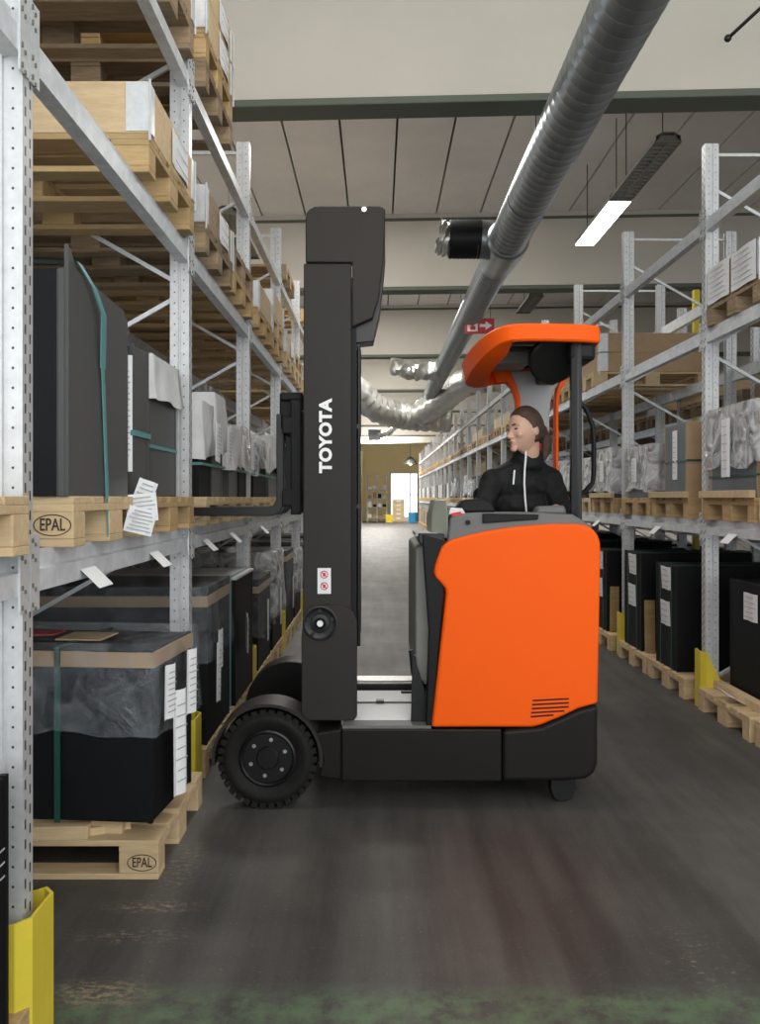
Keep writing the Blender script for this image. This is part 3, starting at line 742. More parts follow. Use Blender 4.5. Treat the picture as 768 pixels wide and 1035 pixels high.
# L1 right
for bay in range(0, 14):
    for s in (0, 1):
        pl(1, 1, bay, s, 'w' if (bay+s) % 3 else 'p')
zr1 = 1.255+.144
right_l1 = {(0, 1): ('bgrey', .56, 'm', .7, 0, .05), (0, 0): ('bgrey', .5, 'f', .7, 0, .05), (1, 0): ('bgrey', .54, 'p', .46, .0, .14), (1, 1): ('bgrey', .42, 'm', .6, 0, .1), (2, 0): ('dgrey', .46, 'm', .6, 0, .1), (2, 1): ('black', .40, 'm', .6, 0, .1)}
for bay in range(0, 12):
    for s in (0, 1):
        kd, h, wr, dd, _, oy = right_l1.get((bay, s), (('black', 'bgrey', 'dgrey')[(bay*2+s) % 3], .36+.06*((bay*3+s) % 4), 'fm'[(bay+s) % 2], .6, 0, .1))
        y0 = YR[bay]+OFF[s]+oy
        wn_ = {'f': 'clear film', 'm': 'milky film', 'p': 'a white strip label'}[wr]
        t = crate(kd, 2.19, 3.2, y0, y0+dd, zr1, h, '%s crate with %s on the right lower beam, %s bay, %s' % ({'black': 'black', 'bgrey': 'blue-grey', 'dgrey': 'dark grey'}[kd], wn_, ORD[bay], SLN[s]), 'crates on the right rack lower beam', 1)
        W = 1.01
        if wr == 'p':
            paper(t, (-W/2-.008, 0, h*.58), (0, 0, -PI/2), .09, .36, 8)
            MB().box(-W/2-.004, W/2, -dd/2-.02, -dd/2-.003, 0, h).build('front_board', M_ply, t)
            hoop(W+.01, dd+.05, .26, .012).build('strap', M_green, t)
        else:
            sheet(t, M_film if wr == 'f' else M_filmw, -W/2, W/2, -dd/2, dd/2, h*.35 if bay == 0 else .05, h+.01, bay*2+s+50, .022)
            if bay < 3: paper(t, (-W/2-.05, 0, h*.55), (0, 0, -PI/2), .12, .36 if bay == 0 else .2, 6, name='shipping_paper')
            if bay == 0: hoop(W+.01, dd+.01, .13, .012).build('strap', M_green, t)
for (bay, s) in ((0, 1), (1, 0), (2, 0)):
    b = MB(); b.box(-.04, .04, -.39, .39, 0, .045); o = b.build('plank', M_woodp, bevel=.003); o.location = (2.13+.045, YR[bay]+OFF[s]+.4, zr1)
    o.location.x = 2.14; o.scale = (.5, 1, 1); tag(o, 'thin plank on the aisle edge of a right lower beam pallet, %s bay' % ORD[bay], 'plank', 'thin planks on the right rack lower beam')
# L2 right
for bay in range(0, 14):
    for s in (0, 1):
        if (bay, s) in ((1, 0), (1, 1), (2, 0)): continue
        pl(1, 2, bay, s, 'wop'[(bay*2+s) % 3], dx=.03)
X = XRF+.60; Y = YR[0]+OFF[1]+.4
t = collar(X-.6, X+.6, Y-.4, Y+.4, ZR[2]+.145, 'wooden collar hung with white sheets at the right picture edge, right rack middle beam', 'wooden collars on the right middle beam', M_woodp, .21)
for yy in (-.2, .18): paper(t, (-.615, yy, .10), (0, 0, -PI/2), .34, .23, 6, name='cover_sheet')
for k in range(2):
    X = XRF+.66; Y = YR[2]+OFF[1]+.4
    collar(X-.6, X+.6, Y-.4, Y+.4, ZR[2]+.145+.197*k, 'wooden collar on the right rack middle beam, third bay, %s one' % ['lower', 'upper'][k], 'wooden collars on the right middle beam', M_ply)
for bay in range(3, 9):
    for s in (0, 1):
        if (bay+s) % 2: continue
        X = XRF+.63; Y = YR[bay]+OFF[s]+.4
        collar(X-.6, X+.6, Y-.4, Y+.4, ZR[2]+.145, 'wooden collar on the right rack middle beam, %s bay, %s' % (ORD[bay], SLN[s]), 'wooden collars on the right middle beam', M_woodp)
# rear right rack contents
XQ = XRF+1.15+.6
for i, y in enumerate(YR2[:-1]):
    for s in (0, 1):
        Y = y+OFF[s]+.4
        pallet((XQ, Y, 2.25), 'weathered pallet on the rear right rack middle beam, %s bay, %s' % (ORD[i], SLN[s]), 'pallets on the rear right rack', 'o', False)
        if s: collar(XQ-.6, XQ+.6, Y-.4, Y+.4, 2.25+.145, 'wooden collar on the rear right rack middle beam, %s bay' % ORD[i], 'wooden collars on the rear right rack', M_woodp)
        pallet((XQ, Y, 1.1), 'pallet on the rear right rack lower beam, %s bay, %s' % (ORD[i], SLN[s]), 'pallets on the rear right rack', 'w', False)
        pallet((XQ, Y, 0), 'pallet on the floor under the rear right rack, %s bay, %s' % (ORD[i], SLN[s]), 'pallets on the rear right rack', 'o', False)
        t = crate('black', XQ-.5, XQ+.5, Y-.3, Y+.3, .144, .62, 'black crate under the rear right rack, %s bay, %s' % (ORD[i], SLN[s]), 'black crates under the rear right rack', 1, sub=False)
        t = crate(('card', 'black', 'white')[(i+s) % 3], XQ-.5, XQ+.5, Y-.3, Y+.3, 1.1+.144, .42, '%s load on the rear right rack lower beam, %s bay, %s' % (('cardboard', 'black', 'white wrapped')[(i+s) % 3], ORD[i], SLN[s]), 'loads on the rear right rack', 1, sub=False)
for k, (px_, y) in enumerate(((3.42, 9.2), (3.5, 12.2))):
    b = MB(); b.box(0, .06, 0, .06, 0, 3.6); b.box(-.03, .09, -.03, .09, 0, .01); o = b.build('yellow_post', M_yellow); o.location = (px_-.08, y, 0); tag(o, 'tall yellow steel post behind the right rack, %s one' % ['nearer', 'farther'][k], 'post')
# far bays loads, small
for bay in range(8, 22):
    for s in (0, 1):
        pl(1, 0, bay, s, 'w', full=False)
        y0 = YR[bay]+OFF[s]+.2
        crate(('black', 'card')[s], 2.2, 3.0, y0, y0+.5, z0, .6+.1*((bay+s) % 3), 'distant %s load under the right rack, %s bay' % (('black', 'cardboard')[s], ORD[bay]), 'distant loads under the right rack', 1, sub=False)
        if bay > 11:
            if bay > 13: pl(1, 2, bay, s, 'w', full=False); pl(1, 1, bay, s, 'w', full=False)
            crate(('white', 'dgrey')[(s+bay) % 2], 2.2, 3.1, y0, y0+.5, zr1, .45, 'distant %s load on the right lower beam, %s bay, %s' % (('white', 'grey')[(s+bay) % 2], ORD[bay], SLN[s]), 'distant loads on the right lower beam', 1, sub=False)
for bay in range(16, 24):
    for s in (0, 1):
        pl(-1, 1, bay, s, 'w', full=False); pl(-1, 0, bay, s, 'w', full=False); pl(-1, 2, bay, s, 'w', full=False)
        y0 = YL[bay]+OFF[s]+.1
        crate(('black', 'white')[(bay+s) % 2], -1.9, -.92, y0, y0+.6, z0, .7, 'distant %s load under the left rack, %s bay, %s' % (('black', 'white')[(bay+s) % 2], ORD[bay], SLN[s]), 'distant loads under the left rack', -1, sub=False)
        crate(('dgrey', 'white')[(bay+s) % 2], -1.9, -.92, y0, y0+.6, z1, .45, 'distant %s load on the left lower beam, %s bay, %s' % (('grey', 'white')[(bay+s) % 2], ORD[bay], SLN[s]), 'distant loads on the left lower beam', -1, sub=False)

# ------------------------------------------------------------ ducts, lamps, sign
HZ = 1.4+2.55; DX = 1.285; DR = .183
def spiral(y0, y1, x=DX, z=HZ, r=DR):
    b = MB(); pts = []; rr = []; y = y0
    while y < y1:
        for d, e in ((0, 0), (.110, 0), (.113, .0015), (.118, .0015), (.121, 0)):
            pts.append((x, y+d, z)); rr.append(r+e)
        y += .125
    b.tube(pts, rr, 36); return b
dt = empty('ventilation_duct', (DX, 3.0, HZ), 'large spiral steel ventilation duct hanging under the ceiling along the aisle', 'duct')
def dchild(o):
    o.parent = dt; o.matrix_parent_inverse = Matrix.Translation((-DX, -3.0, -HZ)); return o
dchild(spiral(.5, 7.35).build('duct_section', M_duct, smooth=True)); dchild(spiral(7.4, 8.6).build('duct_section', M_duct, smooth=True))
dchild(spiral(9.35, 24.2, r=.172).build('duct_section', M_duct, smooth=True))
b = MB(); b.tube([(DX, 8.55, HZ), (DX, 8.58, HZ), (DX, 8.98, HZ), (DX, 9.02, HZ), (DX, 9.4, HZ)], [.188, .21, .21, .192, .19], 36)
b.tube([(DX-.10, 8.8, HZ+.03), (DX-.27, 8.8, HZ+.06)], [.18, .19], 30); dchild(b.build('tee_fitting', M_duct, smooth=True))
b = MB(); b.tube([(DX-.25-.02*k, 8.8, HZ+.06) for k in range(17)], [.188+.006*(k % 2) for k in range(17)], 30)
dchild(b.build('flexible_connector', M_blk, smooth=True))
def foil(pts, r, seed, n=18, sub=10, amp=.25, name='foil_hose'):
    P = []; rr = []
    for i in range(len(pts)-1):
        p, q = Vector(pts[i]), Vector(pts[i+1])
        for k in range(sub): P.append(p.lerp(q, k/sub))
    P.append(Vector(pts[-1]))
    for it in range(6):
        P = [P[0]] + [(P[i-1]+P[i]*2+P[i+1])/4 for i in range(1, len(P)-1)] + [P[-1]]
    ra = r if isinstance(r, list) else [r, r]
    for i in range(len(P)):
        t = i/(len(P)-1); rr.append((ra[0]*(1-t)+ra[1]*t)*(1+.06*math.sin(i*2.1)))
    b = MB(); b.tube(P, rr, n)
    b.v = [tuple(Vector(v)+noise.noise_vector(Vector(v)*9+Vector((seed, 0, 0)))*amp*ra[0]) for v in b.v]
    return dchild(b.build(name, M_foil, smooth=True))
foil([(DX-.55, 8.8, HZ+.06), (DX-.68, 8.8, HZ+.08)], [.15, .17], 1, amp=.35)
foil([(DX, 24.15, HZ-.02), (DX-.1, 24.6, HZ-.1)], [.22, .26], 5, name='foil_hose', sub=6)
# crossing foil box duct at far end with curved branches
foil([(-1.2, 21.3, HZ+.35), (-.6, 21.6, HZ+.20), (-.1, 22.0, HZ-.28), (.5, 22.4, HZ-.42), (1.0, 22.6, HZ-.45), (1.9, 22.6, HZ-.48)], [.32, .38], 2, 24, amp=.07)
foil([(1.15, 22.4, HZ-.40), (1.6, 21.2, HZ-.12), (2.0, 19.9, HZ+.10), (2.55, 19.5, HZ+.12), (3.1, 19.4, HZ+.1)], [.34, .28], 3, 20, amp=.08)
foil([(DX-.05, 17.3, HZ-.02), (DX-.55, 17.3, HZ-.03), (DX-1.0, 17.2, HZ+.05)], [.19, .16], 4, 16, amp=.4)
b = MB(); b.box(-.35, .1, 31, 31.3, 3.45, 3.85); o = b.build('air_outlet', M_duct, bevel=.03); tag(o, 'small grey air outlet box hanging at the far end of the aisle', 'vent')
foil([(.0, 31.1, 3.65), (.35, 31.1, 3.68), (.6, 31.0, 3.9)], [.12, .1], 9, 12, amp=.2)
for k, y in enumerate((7.1, 13.5, 19.0)):
    b = MB(); b.tube([(0, 0, 0), (0, 0, CEIL-HZ-DR)], .006, 6); b.tube([(0, -.02, -.0), (0, .02, 0)], .02, 8)
    o = b.build('hanger_rod', M_blkm); dchild(o); o.location = (DX, y, HZ+DR)

def luminaire(x, y0, y1, z, label, lit):
    t = empty('ceiling_lamp', (x, y0, z), label, 'lamp', 'ceiling lamps'); L_ = y1-y0; w2 = .115
    b = MB(); b.prism([(-w2, 0), (-w2+.02, .06), (-.05, .09), (.05, .09), (w2-.02, .06), (w2, 0), (w2-.006, 0), (.045, .08), (-.045, .08), (-w2+.006, 0)], 'y', 0, L_)
    b.box(-w2+.01, w2-.01, 0, .012, 0, .06); b.box(-w2+.01, w2-.01, L_-.012, L_, 0, .06)
    b.build('housing', M_lum, t)
    b = MB(); k = .06
    while k < L_-.04: b.box(-.10, .10, k-.003, k+.003, .004, .045); k += .085
    b.box(-.003, .003, .02, L_-.02, .004, .045)
    b.build('louvre', M_louv, t)
    for sx in (-.065, .065):
        b = MB(); b.tube([(sx, .04, .052), (sx, L_-.04, .052)], .014, 10); b.build('tube', M_tube if lit else M_white, t, smooth=True)
    if lit:
        b = MB(); b.box(-.11, .11, .02, L_-.02, -.006, .0); b.build('diffuser', M_tube, t)
    for k in (.15, L_-.15):
        b = MB(); b.tube([(0, k, .09), (0, k, CEIL-z)], .005, 6); b.build('suspension_rod', M_blkm, t)
    return t
luminaire(2.45, 7.35, 8.75, 4.4, 'unlit louvred lamp in front of the lit lamp, upper right', False)
luminaire(2.45, 8.80, 10.35, 4.4, 'lit white fluorescent lamp hanging at the upper right', True)
luminaire(2.36, 13.0, 14.2, 4.4, 'unlit lamp hanging behind the orange roof', False)
luminaire(2.40, 18.9, 20.4, 4.4, 'lit lamp farther down the hall behind the duct', True)
luminaire(-1.55, 8.9, 10.6, 4.3, 'unlit lamp high above the left rack', False)
b = MB(); b.tube([(0, 0, 0), (.22, -.28, .16)], .012, 8); b.ell((0, 0, 0), (.025, .025, .025), n=6); o = b.build('cable_conduit', M_blkm); o.location = (2.35, 5.85, 4.52); 
o.location = (2.33, 5.8, 4.46); tag(o, 'short dark rod under the ceiling at the upper right corner', 'rod')
# sign
t = empty('exit_sign', (1.40, 12.0, 3.66), 'red and white rescue sign hanging beside the duct above the truck roof', 'sign')
MB().box(-.20, .20, -.012, .012, 0, .21).build('panel', M_red, t)
b = MB(); b.box(-.17, -.03, -.016, -.012, .03, .18); b.build('symbol', M_letter, t)
b = MB(); b.box(-.13, -.06, -.019, -.016, .05, .10); b.box(-.11, -.085, -.019, -.016, .10, .15); b.build('symbol', M_red, t)
b = MB(); b.prism([(.0, .09), (.08, .09), (.08, .05), (.17, .11), (.08, .17), (.08, .13), (0, .13)], 'y', -.016, -.012); b.build('arrow', M_letter, t)
for sx in (-.15, .15): MB().tube([(sx, 0, .21), (sx, 0, CEIL-3.66)], .004, 6).build('hanger', M_blkm, t)
# pendant dome lamp, shelf, boxes at the far end
t = empty('pendant_lamp', (1.75, 47, 3.2), 'grey dome pendant lamp before the yellow wall', 'lamp')
b = MB(); b.lathe([(.02, .42), (.12, .38), (.3, .2), (.36, 0), (.34, 0), (.28, .18)], (0, 0, 0), 'z', 20); b.build('shade', M_lum, t, smooth=True)
b = MB(); b.tube([(0, 0, .4), (0, 0, CEIL-3.2)], .012, 6); b.build('cord', M_blkm, t)
b = MB(); b.ell((0, 0, .06), (.09, .09, .1), n=8); b.build('bulb', M_tube, t)
t = empty('storage_shelf', (-.05, 49.5, 0), 'tall open storage shelf with boxes beside the far doorway', 'shelf')
for sx in (-.55, .0, .55):
    for sy in (0, .5): MB().box(sx-.03, sx+.03, sy-.03, sy+.03, 0, 2.75).build('post', M_lgrey, t)
for z in (.25, .85, 1.35, 1.85, 2.65): MB().box(-.55, .55, 0, .5, z-.02, z+.02).build('board', M_lgrey, t)
SB = 0
for z in (.27, .87, 1.37, 1.87):
    for k in range(4):
        wd = .2; SB += 1; hh = R.uniform(.14, .34)
        b = MB(); b.box(-wd/2, wd/2, 0, .38, 0, hh); o = b.build('carton', [M_card, M_white, M_woodp, M_blk][R.randrange(4)]); o.location = (-.05-.42+.28*k, 49.55, z)
        tag(o, 'small carton on the far storage shelf, %s board, %s from the left' % (ORD[[.27, .87, 1.37, 1.87].index(z)].replace('nearest', 'lowest'), ['first', 'second', 'third', 'fourth'][k]), 'box', 'cartons on the far storage shelf')
for k in range(5):
    b = MB(); b.box(-.33, .33, 0, .5, 0, .235); b.box(-.331, .331, -.003, 0, .05, .075); b.box(-.12, .12, -.004, 0, .12, .18, 1)
    o = b.build('carton', [M_woodp, M_paper]); o.location = (1.15, 48.6, .1+.24*k); tag(o, 'brown carton in the stack before the far doorway, %s from the floor' % ['first', 'second', 'third', 'fourth', 'fifth'][k], 'box', 'cartons stacked before the far doorway')
pallet((1.15, 48.85, -.044+.044), 'small wooden pallet under the carton stack before the far doorway', None, 'w', False).scale = (.6, .7, .69)
b = MB(); b.lathe([(.02, .0), (.22, 0), (.26, .55), (.24, .58), (.02, .58)], (0, 0, 0), 'z', 20); o = b.build('waste_bin', M_blue, smooth=True); o.location = (1.95, 48.6, 0); tag(o, 'blue bin beside the carton stack at the far doorway', 'bin')
b = MB(); b.box(-.2, .2, 0, .5, 0, .45); b.box(-.18, -.14, 0, .04, .45, .6); o = b.build('tool_box', M_yellow); o.location = (.62, 48.6, 0); tag(o, 'yellow box standing left of the carton stack', 'box')
b = MB(); b.lathe([(.17, 0), (.17, .02), (.12, .03), (.03, .5), (.01, .5)], (0, 0, 0), 'z', 16); o = b.build('traffic_cone', M_red, smooth=True); o.location = (1.9, 21.5, 0); tag(o, 'small red cone at the foot of the right rack beyond the truck', 'cone')

# ------------------------------------------------------------ reach truck
S = 225.0; YN = 3.91
def px(x, y, s=S): return ((x-VX)/s, CH-(y-VY)/s)
TX, TY = .3, 4.5
T = empty('reach_truck', (TX, TY, 0), 'orange and charcoal reach truck crossing the aisle, forks raised into left rack', 'forklift')
def tc(o, par=None):
    o.parent = par or T
    if not par: o.matrix_parent_inverse = Matrix.Translation((-TX, -TY, 0))
    return o
# load wheels
def wheel(yc, parent_y):
    cx, cz = -.498, .223; yf, yb = yc-.075, yc+.075
    b = MB(); b.lathe([(.13, yf+.02), (.165, yf), (.19, yf+.002), (.208, yf+.012), (.212, yf+.03), (.212, yb-.03), (.208, yb-.012), (.165, yb), (.13, yb-.02)], (cx, 0, cz), 'y', 64, 0, True)
    nt = 34
    for k in range(nt):
        a = 2*PI*k/nt
        for (ya, yb2, da) in ((yf+.001, yc-.008, 0), (yc+.008, yb-.001, PI/nt)):
            ca = a+da; p = []
            for (r, dd) in ((.197, -.066), (.223, -.058), (.223, .058), (.197, .066)):
                p.append((cx+r*math.cos(ca+dd), cz+r*math.sin(ca+dd)))
            b.prism(p, 'y', ya, yb2)
    w_ = tc(b.build('load_wheel', M_rubber, smooth=True))
    b = MB(); b.lathe([(.135, yf+.03), (.128, yf+.014), (.120, yf+.010), (.113, yf+.016), (.108, yf+.045), (.07, yf+.055), (.055, yf+.05), (.05, yf+.02), (.046, yf+.016), (.02, yf+.016), (.001, yf+.016)], (cx, 0, cz), 'y', 40)
    r = b.build('rim', M_blkm, smooth=True); r.parent = w_
    for k in range(6):
        a = 2*PI*k/6+.35; b = MB(); b.tube([(cx+.082*math.cos(a), yf+.05, cz+.082*math.sin(a)), (cx+.082*math.cos(a), yf+.028, cz+.082*math.sin(a))], .0095, 6); o = b.build('wheel_nut', M_steel); o.parent = w_
def fender(yf, yb):
    cx, cz = -.498, .223; r0, r1 = .236, .250
    a0, a1 = math.radians(186), math.radians(-8); n = 30
    outer = [(cx+r1*math.cos(a0+(a1-a0)*k/n), cz+r1*math.sin(a0+(a1-a0)*k/n)) for k in range(n+1)]
    inner = [(cx+r0*math.cos(a0+(a1-a0)*k/n), cz+r0*math.sin(a0+(a1-a0)*k/n)) for k in range(n+1)]
    b = MB(); n1 = n+1
    b.v = [(p[0], yf, p[1]) for p in outer]+[(p[0], yf, p[1]) for p in inner]+[(p[0], yb, p[1]) for p in outer]+[(p[0], yb, p[1]) for p in inner]
    for k in range(n):
        for q in ((k, k+1, n1+k+1, n1+k), (2*n1+k, 3*n1+k, 3*n1+k+1, 2*n1+k+1), (k, 2*n1+k, 2*n1+k+1, k+1), (n1+k, n1+k+1, 3*n1+k+1, 3*n1+k)):
            b.f.append(q); b.m.append(0)
    for k in (0, n): b.f.append((k, n1+k, 3*n1+k, 2*n1+k)); b.m.append(0)
    return b
wheel(YN+.075, 0); wheel(5.00, 0)
tc(fender(YN+.0, YN+.20).build('fender', M_mast, smooth=True)); tc(fender(4.92, 5.12).build('fender', M_mast, smooth=True))
b = MB(); a = fender(4.925, 4.93)
# far fender side plate
cx, cz = -.498, .223
b.prism([(cx+.248*math.cos(t_), cz+.248*math.sin(t_)) for t_ in [PI*k/20 for k in range(21)]], 'y', 4.915, 4.925); tc(b.build('fender_plate', M_blkm))
# support legs (chassis beams)
for (ya, yb) in ((YN+.012, YN+.20), (4.93, 5.12)):
    b = MB(); b.prism([px(318, 742), px(345, 738), px(345, 789), px(322, 786), px(326, 770)], 'y', ya, yb-.02); tc(b.build('leg_end', M_chassis, bevel=.008))
    b = MB(); b.prism([px(345, 737), px(507, 737), px(507, 790), px(345, 790)], 'y', ya-.012, yb); tc(b.build('support_leg', M_chassis, bevel=.008))
b = MB(); b.prism([px(346, 734), px(436, 734), px(436, 737.5), px(346, 737.5)], 'y', YN+.01, YN+.16); tc(b.build('leg_top_plate', M_cgrey))
# rear skirt
sk = [px(508, 738), px(546, 734.5), px(566, 726), px(585, 717), (.99, CH-(712-VY)/S), px(604.5, 730), px(604.5, 772), px(601, 782), px(592, 788), px(570, 790), px(508, 790)]
b = MB(); b.prism(sk, 'y', YN, 5.10); tc(b.build('rear_skirt', M_chassis, bevel=.02, seg=3))
# orange side panel
op = [(436, 735), (450.7, 600), (450.2, 595), (446, 590), (440, 584), (438.4, 578), (440, 570), (443.5, 560), (446.5, 553), (451, 548.5), (457, 545.5), (475, 540.5), (494.7, 536.2), (515, 533), (535, 531), (560, 529.6), (583, 529.6), (592, 531), (599, 534.5), (604, 540.5), (606.5, 548), (607, 558), (605.5, 640), (604, 711), (585, 716), (566, 725), (546, 733), (538, 735)]
pl_ = [px(*q) for q in op]
b = MB(); b.prism(pl_, 'y', YN-.004, YN+.11); side_p = tc(b.build('side_panel', M_orange, bevel=.014, seg=4, smooth=True))
b = MB(); b.prism(pl_, 'y', 5.0, 5.10); tc(b.build('side_panel', M_orange, bevel=.014, seg=3, smooth=True))
# louvres in the orange panel
for k in range(5):
    y = 706.5+4.1*k; x0_ = 538-.5*k; x1_ = [574.5, 574.5, 574.5, 570, 559][k]
    b = MB(); A = px(x0_, y+1.3); B_ = px(x1_, y-.6)
    b.prism([(A[0], A[1]-.0035), (B_[0], B_[1]-.0035), (B_[0], B_[1]+.0035), (A[0], A[1]+.0035)], 'y', YN-.0055, YN-.003); o = tc(b.build('air_slot', M_blk))
# rear orange cover + internal body
b = MB(); b.box(.86, .985, YN+.11, 5.0, .47, 1.26); tc(b.build('rear_cover', M_orange, bevel=.05, seg=4))
b = MB(); b.box(.27, .86, YN+.12, 4.99, .36, .62); tc(b.build('cab_floor', M_blk, bevel=.01))
# front battery cover, grey/black part left of orange
b = MB(); b.prism([px(427, 540), px(452, 548), px(444, 560), px(439, 578), px(449, 594), px(437, 735), px(431, 735), px(434, 640)], 'y', YN+.015, YN+.10); tc(b.build('front_edge_trim', M_blk, bevel=.004))
b = MB(); b.prism([px(421, 556), px(435, 548), px(437, 700), px(421, 690)], 'y', 4.03, 4.93); tc(b.build('battery_cover', mat('grey_cover', (.22, .22, .20), .5, noise_amt=.1, nscale=3), bevel=.01))
b = MB(); b.prism([px(423, 539), px(450, 540), px(446, 560), px(431, 556), px(423, 548)], 'y', YN+.03, YN+.30); tc(b.build('step_bracket', M_blkm, bevel=.006))
b = MB(); b.box(.17, .27, 3.96, 4.3, 1.225, 1.24); tc(b.build('step_plate', M_lgrey))
# linkage and hoses behind mast near cab
b = MB()
for k in range(3): b.tube([(.15+.012*k, 4.0+.03*k, .70-.03*k), (.16+.012*k, 4.0+.03*k, .60), (.19+.012*k, 4.0+.03*k, .50), (.22, 4.02+.03*k, .38)], .010, 8)
b.prism([(.15, .36), (.24, .36), (.24, .42), (.19, .60), (.16, .68), (.155, .55)], 'y', 3.99, 4.01)
tc(b.build('hose_guide', M_blkm, smooth=True))
# chassis cross tray between the legs
b = MB(); b.box(-.17, .27, 4.02, 4.62, .33, .378); tray = tc(b.build('battery_tray', M_white, bevel=.006))
b = MB(); b.box(-.15, .22, 4.33, 4.345, .378, .384); b.box(-.01, .03, 4.32, 4.36, .378, .392); b.box(.12, .2, 4.55, 4.57, .378, .388); b.build('tray_rail', M_blkm, tray).matrix_parent_inverse = Matrix.Identity(4)
b = MB(); b.box(-.35, .27, 4.66, 4.72, .30, .405); tc(b.build('chassis_bar', M_blkm, bevel=.006))
b = MB(); b.box(-.35, .27, 4.80, 4.92, .33, .395); tc(b.build('chassis_bar', M_steel, bevel=.004))  # bright strip: the far leg's lit top put in as steel colour
b = MB(); b.box(-.30, .27, 4.0, 5.0, .19, .30); tc(b.build('cross_member', M_blkm))
# caster / drive wheel
b = MB(); b.lathe([(.02, 4.0), (.05, 4.0), (.056, 4.01), (.056, 4.06), (.05, 4.07), (.02, 4.07)], (.85, 0, .056), 'y', 28); b.box(.795, .905, 3.995, 4.075, .06, .2)
tc(b.build('caster_wheel', M_blkm, smooth=True))
b = MB(); b.lathe([(.02, 4.5), (.155, 4.5), (.17, 4.515), (.17, 4.62), (.155, 4.63), (.02, 4.63)], (.62, 0, .17), 'y', 32); tc(b.build('drive_wheel', M_rubber, smooth=True))
# mast
SM = 221.0; YM = 3.98
def pm_(x, y, s=SM): return ((x-VX)/s, CH-(y-VY)/s)
capo = [(309, 222), (310, 216), (313, 212), (318, 209.5), (325, 209), (383, 209), (387, 210.5), (389.5, 213), (387.5, 262), (383, 300), (376.5, 322), (356, 331), (356, 266), (309, 266)]
b = MB(); b.prism([pm_(*q) for q in capo], 'y', YM-.012, YM+.05); mast_cap = tc(b.build('mast_head_cover', M_mast, bevel=.006, smooth=True))
b = MB(); b.prism([pm_(389, 214), pm_(389.5, 262), pm_(384, 315), pm_(377, 344), pm_(357, 346), pm_(357, 330), pm_(375, 321), pm_(381, 300), pm_(386, 262)], 'y', YM+.03, YM+.16); tc(b.build('mast_head_bracket', M_blkm, bevel=.004))
b = MB(); b.lathe([(.012, YM-.02), (.012, YM-.012), (.001, YM-.012)], (pm_(368, 213)[0], 0, pm_(368, 213)[1]), 'y', 12); o = tc(b.build('bolt', M_steel))
b = MB(); b.prism([pm_(307, 266.5), pm_(355, 266.5), pm_(355, 645), pm_(306, 645)], 'y', YM-.004, YM+.07); mc = tc(b.build('mast_profile', M_mast, bevel=.005))
b = MB(); b.prism([pm_(307, 240), pm_(352, 240), pm_(352, 727), pm_(306, 727)], 'y', 4.70, 4.78); tc(b.build('mast_profile', M_mast, bevel=.005))
# inner channel and cylinder right of the profile
b = MB(); b.prism([pm_(355, 330), pm_(360, 330), pm_(360, 700), pm_(355, 700)], 'y', YM+.02, YM+.10); tc(b.build('inner_mast_channel', M_blk))
b = MB(); b.prism([pm_(355, 330), pm_(362, 330), pm_(362, 660), pm_(355, 660)], 'y', 4.60, 4.69); tc(b.build('inner_mast_channel', M_blk))
b = MB(); a_ = pm_(362.3, 330); c_ = pm_(362.3, 655); b.tube([(a_[0], YM+.06, a_[1]), (c_[0], YM+.06, c_[1])], .0085, 12); tc(b.build('lift_cylinder', M_blkm, smooth=True))
for z in (2.1, 1.72, 1.35): 
    b = MB(); b.box(a_[0]-.03, a_[0]+.006, YM+.05, YM+.075, z, z+.02); tc(b.build('cylinder_clamp', M_blkm))
for z in (.45, 1.2, 2.35): b = MB(); b.box(-.33, -.16, YM+.07, 4.70, z, z+.12); tc(b.build('mast_crossbar', M_blk, bevel=.006))
# lower mast plate with pivot
low = [(305, 727), (305, 642), (307, 626), (313, 616), (323, 611), (343, 611), (352, 613), (358, 619), (361, 628), (361, 722), (358, 727)]
b = MB(); b.prism([pm_(*q) for q in low], 'y', YM-.022, YM-.002); lp = tc(b.build('mast_foot_plate', M_mast, bevel=.004, smooth=True))
pc = pm_(324, 629); b = MB()
b.lathe([(.080, YM-.024), (.080, YM-.030), (.072, YM-.031), (.066, YM-.027), (.045, YM-.027), (.042, YM-.036), (.026, YM-.038), (.018, YM-.030), (.001, YM-.03)], (pc[0], 0, pc[1]), 'y', 40); pv = tc(b.build('pivot_flange', M_blkm, smooth=True))
for k in range(5):
    a = 2*PI*k/5+.35; b = MB(); b.tube([(pc[0]+.058*math.cos(a), YM-.028, pc[1]+.058*math.sin(a)), (pc[0]+.058*math.cos(a), YM-.037, pc[1]+.058*math.sin(a))], .009, 6); o = tc(b.build('bolt', M_steel if k > 5 else M_blkm))
b = MB(); b.tube([(pc[0], YM-.028, pc[1]), (pc[0], YM-.042, pc[1])], .014, 12); tc(b.build('pivot_pin', M_steel))
# sticker
sk0, sk1 = pm_(321, 574), pm_(334.5, 600)
b = MB(); b.box(sk0[0], sk1[0], YM-.0065, YM-.004, sk1[1], sk0[1]); st = tc(b.build('warning_sticker', M_paper))
for dz in (.035, .088):
    cx_, cz_ = (sk0[0]+sk1[0])/2, sk1[1]+dz; b = MB(); n = 20
    for k in range(n):
        a0, a1 = 2*PI*k/n, 2*PI*(k+1)/n; b.prism([(cx_+.018*math.cos(a0), cz_+.018*math.sin(a0)), (cx_+.018*math.cos(a1), cz_+.018*math.sin(a1)), (cx_+.014*math.cos(a1), cz_+.014*math.sin(a1)), (cx_+.014*math.cos(a0), cz_+.014*math.sin(a0))], 'y', YM-.0085, YM-.0062)
    b.obox((cx_, YM-.0075, cz_), (.034, .002, .004), (0, .8, 0)); b.obox((cx_, YM-.0072, cz_), (.012, .002, .016), (0, 0, 0))
    o = b.build('sticker_symbol', M_red); o.parent = st
tl = pm_(329, 440.5)
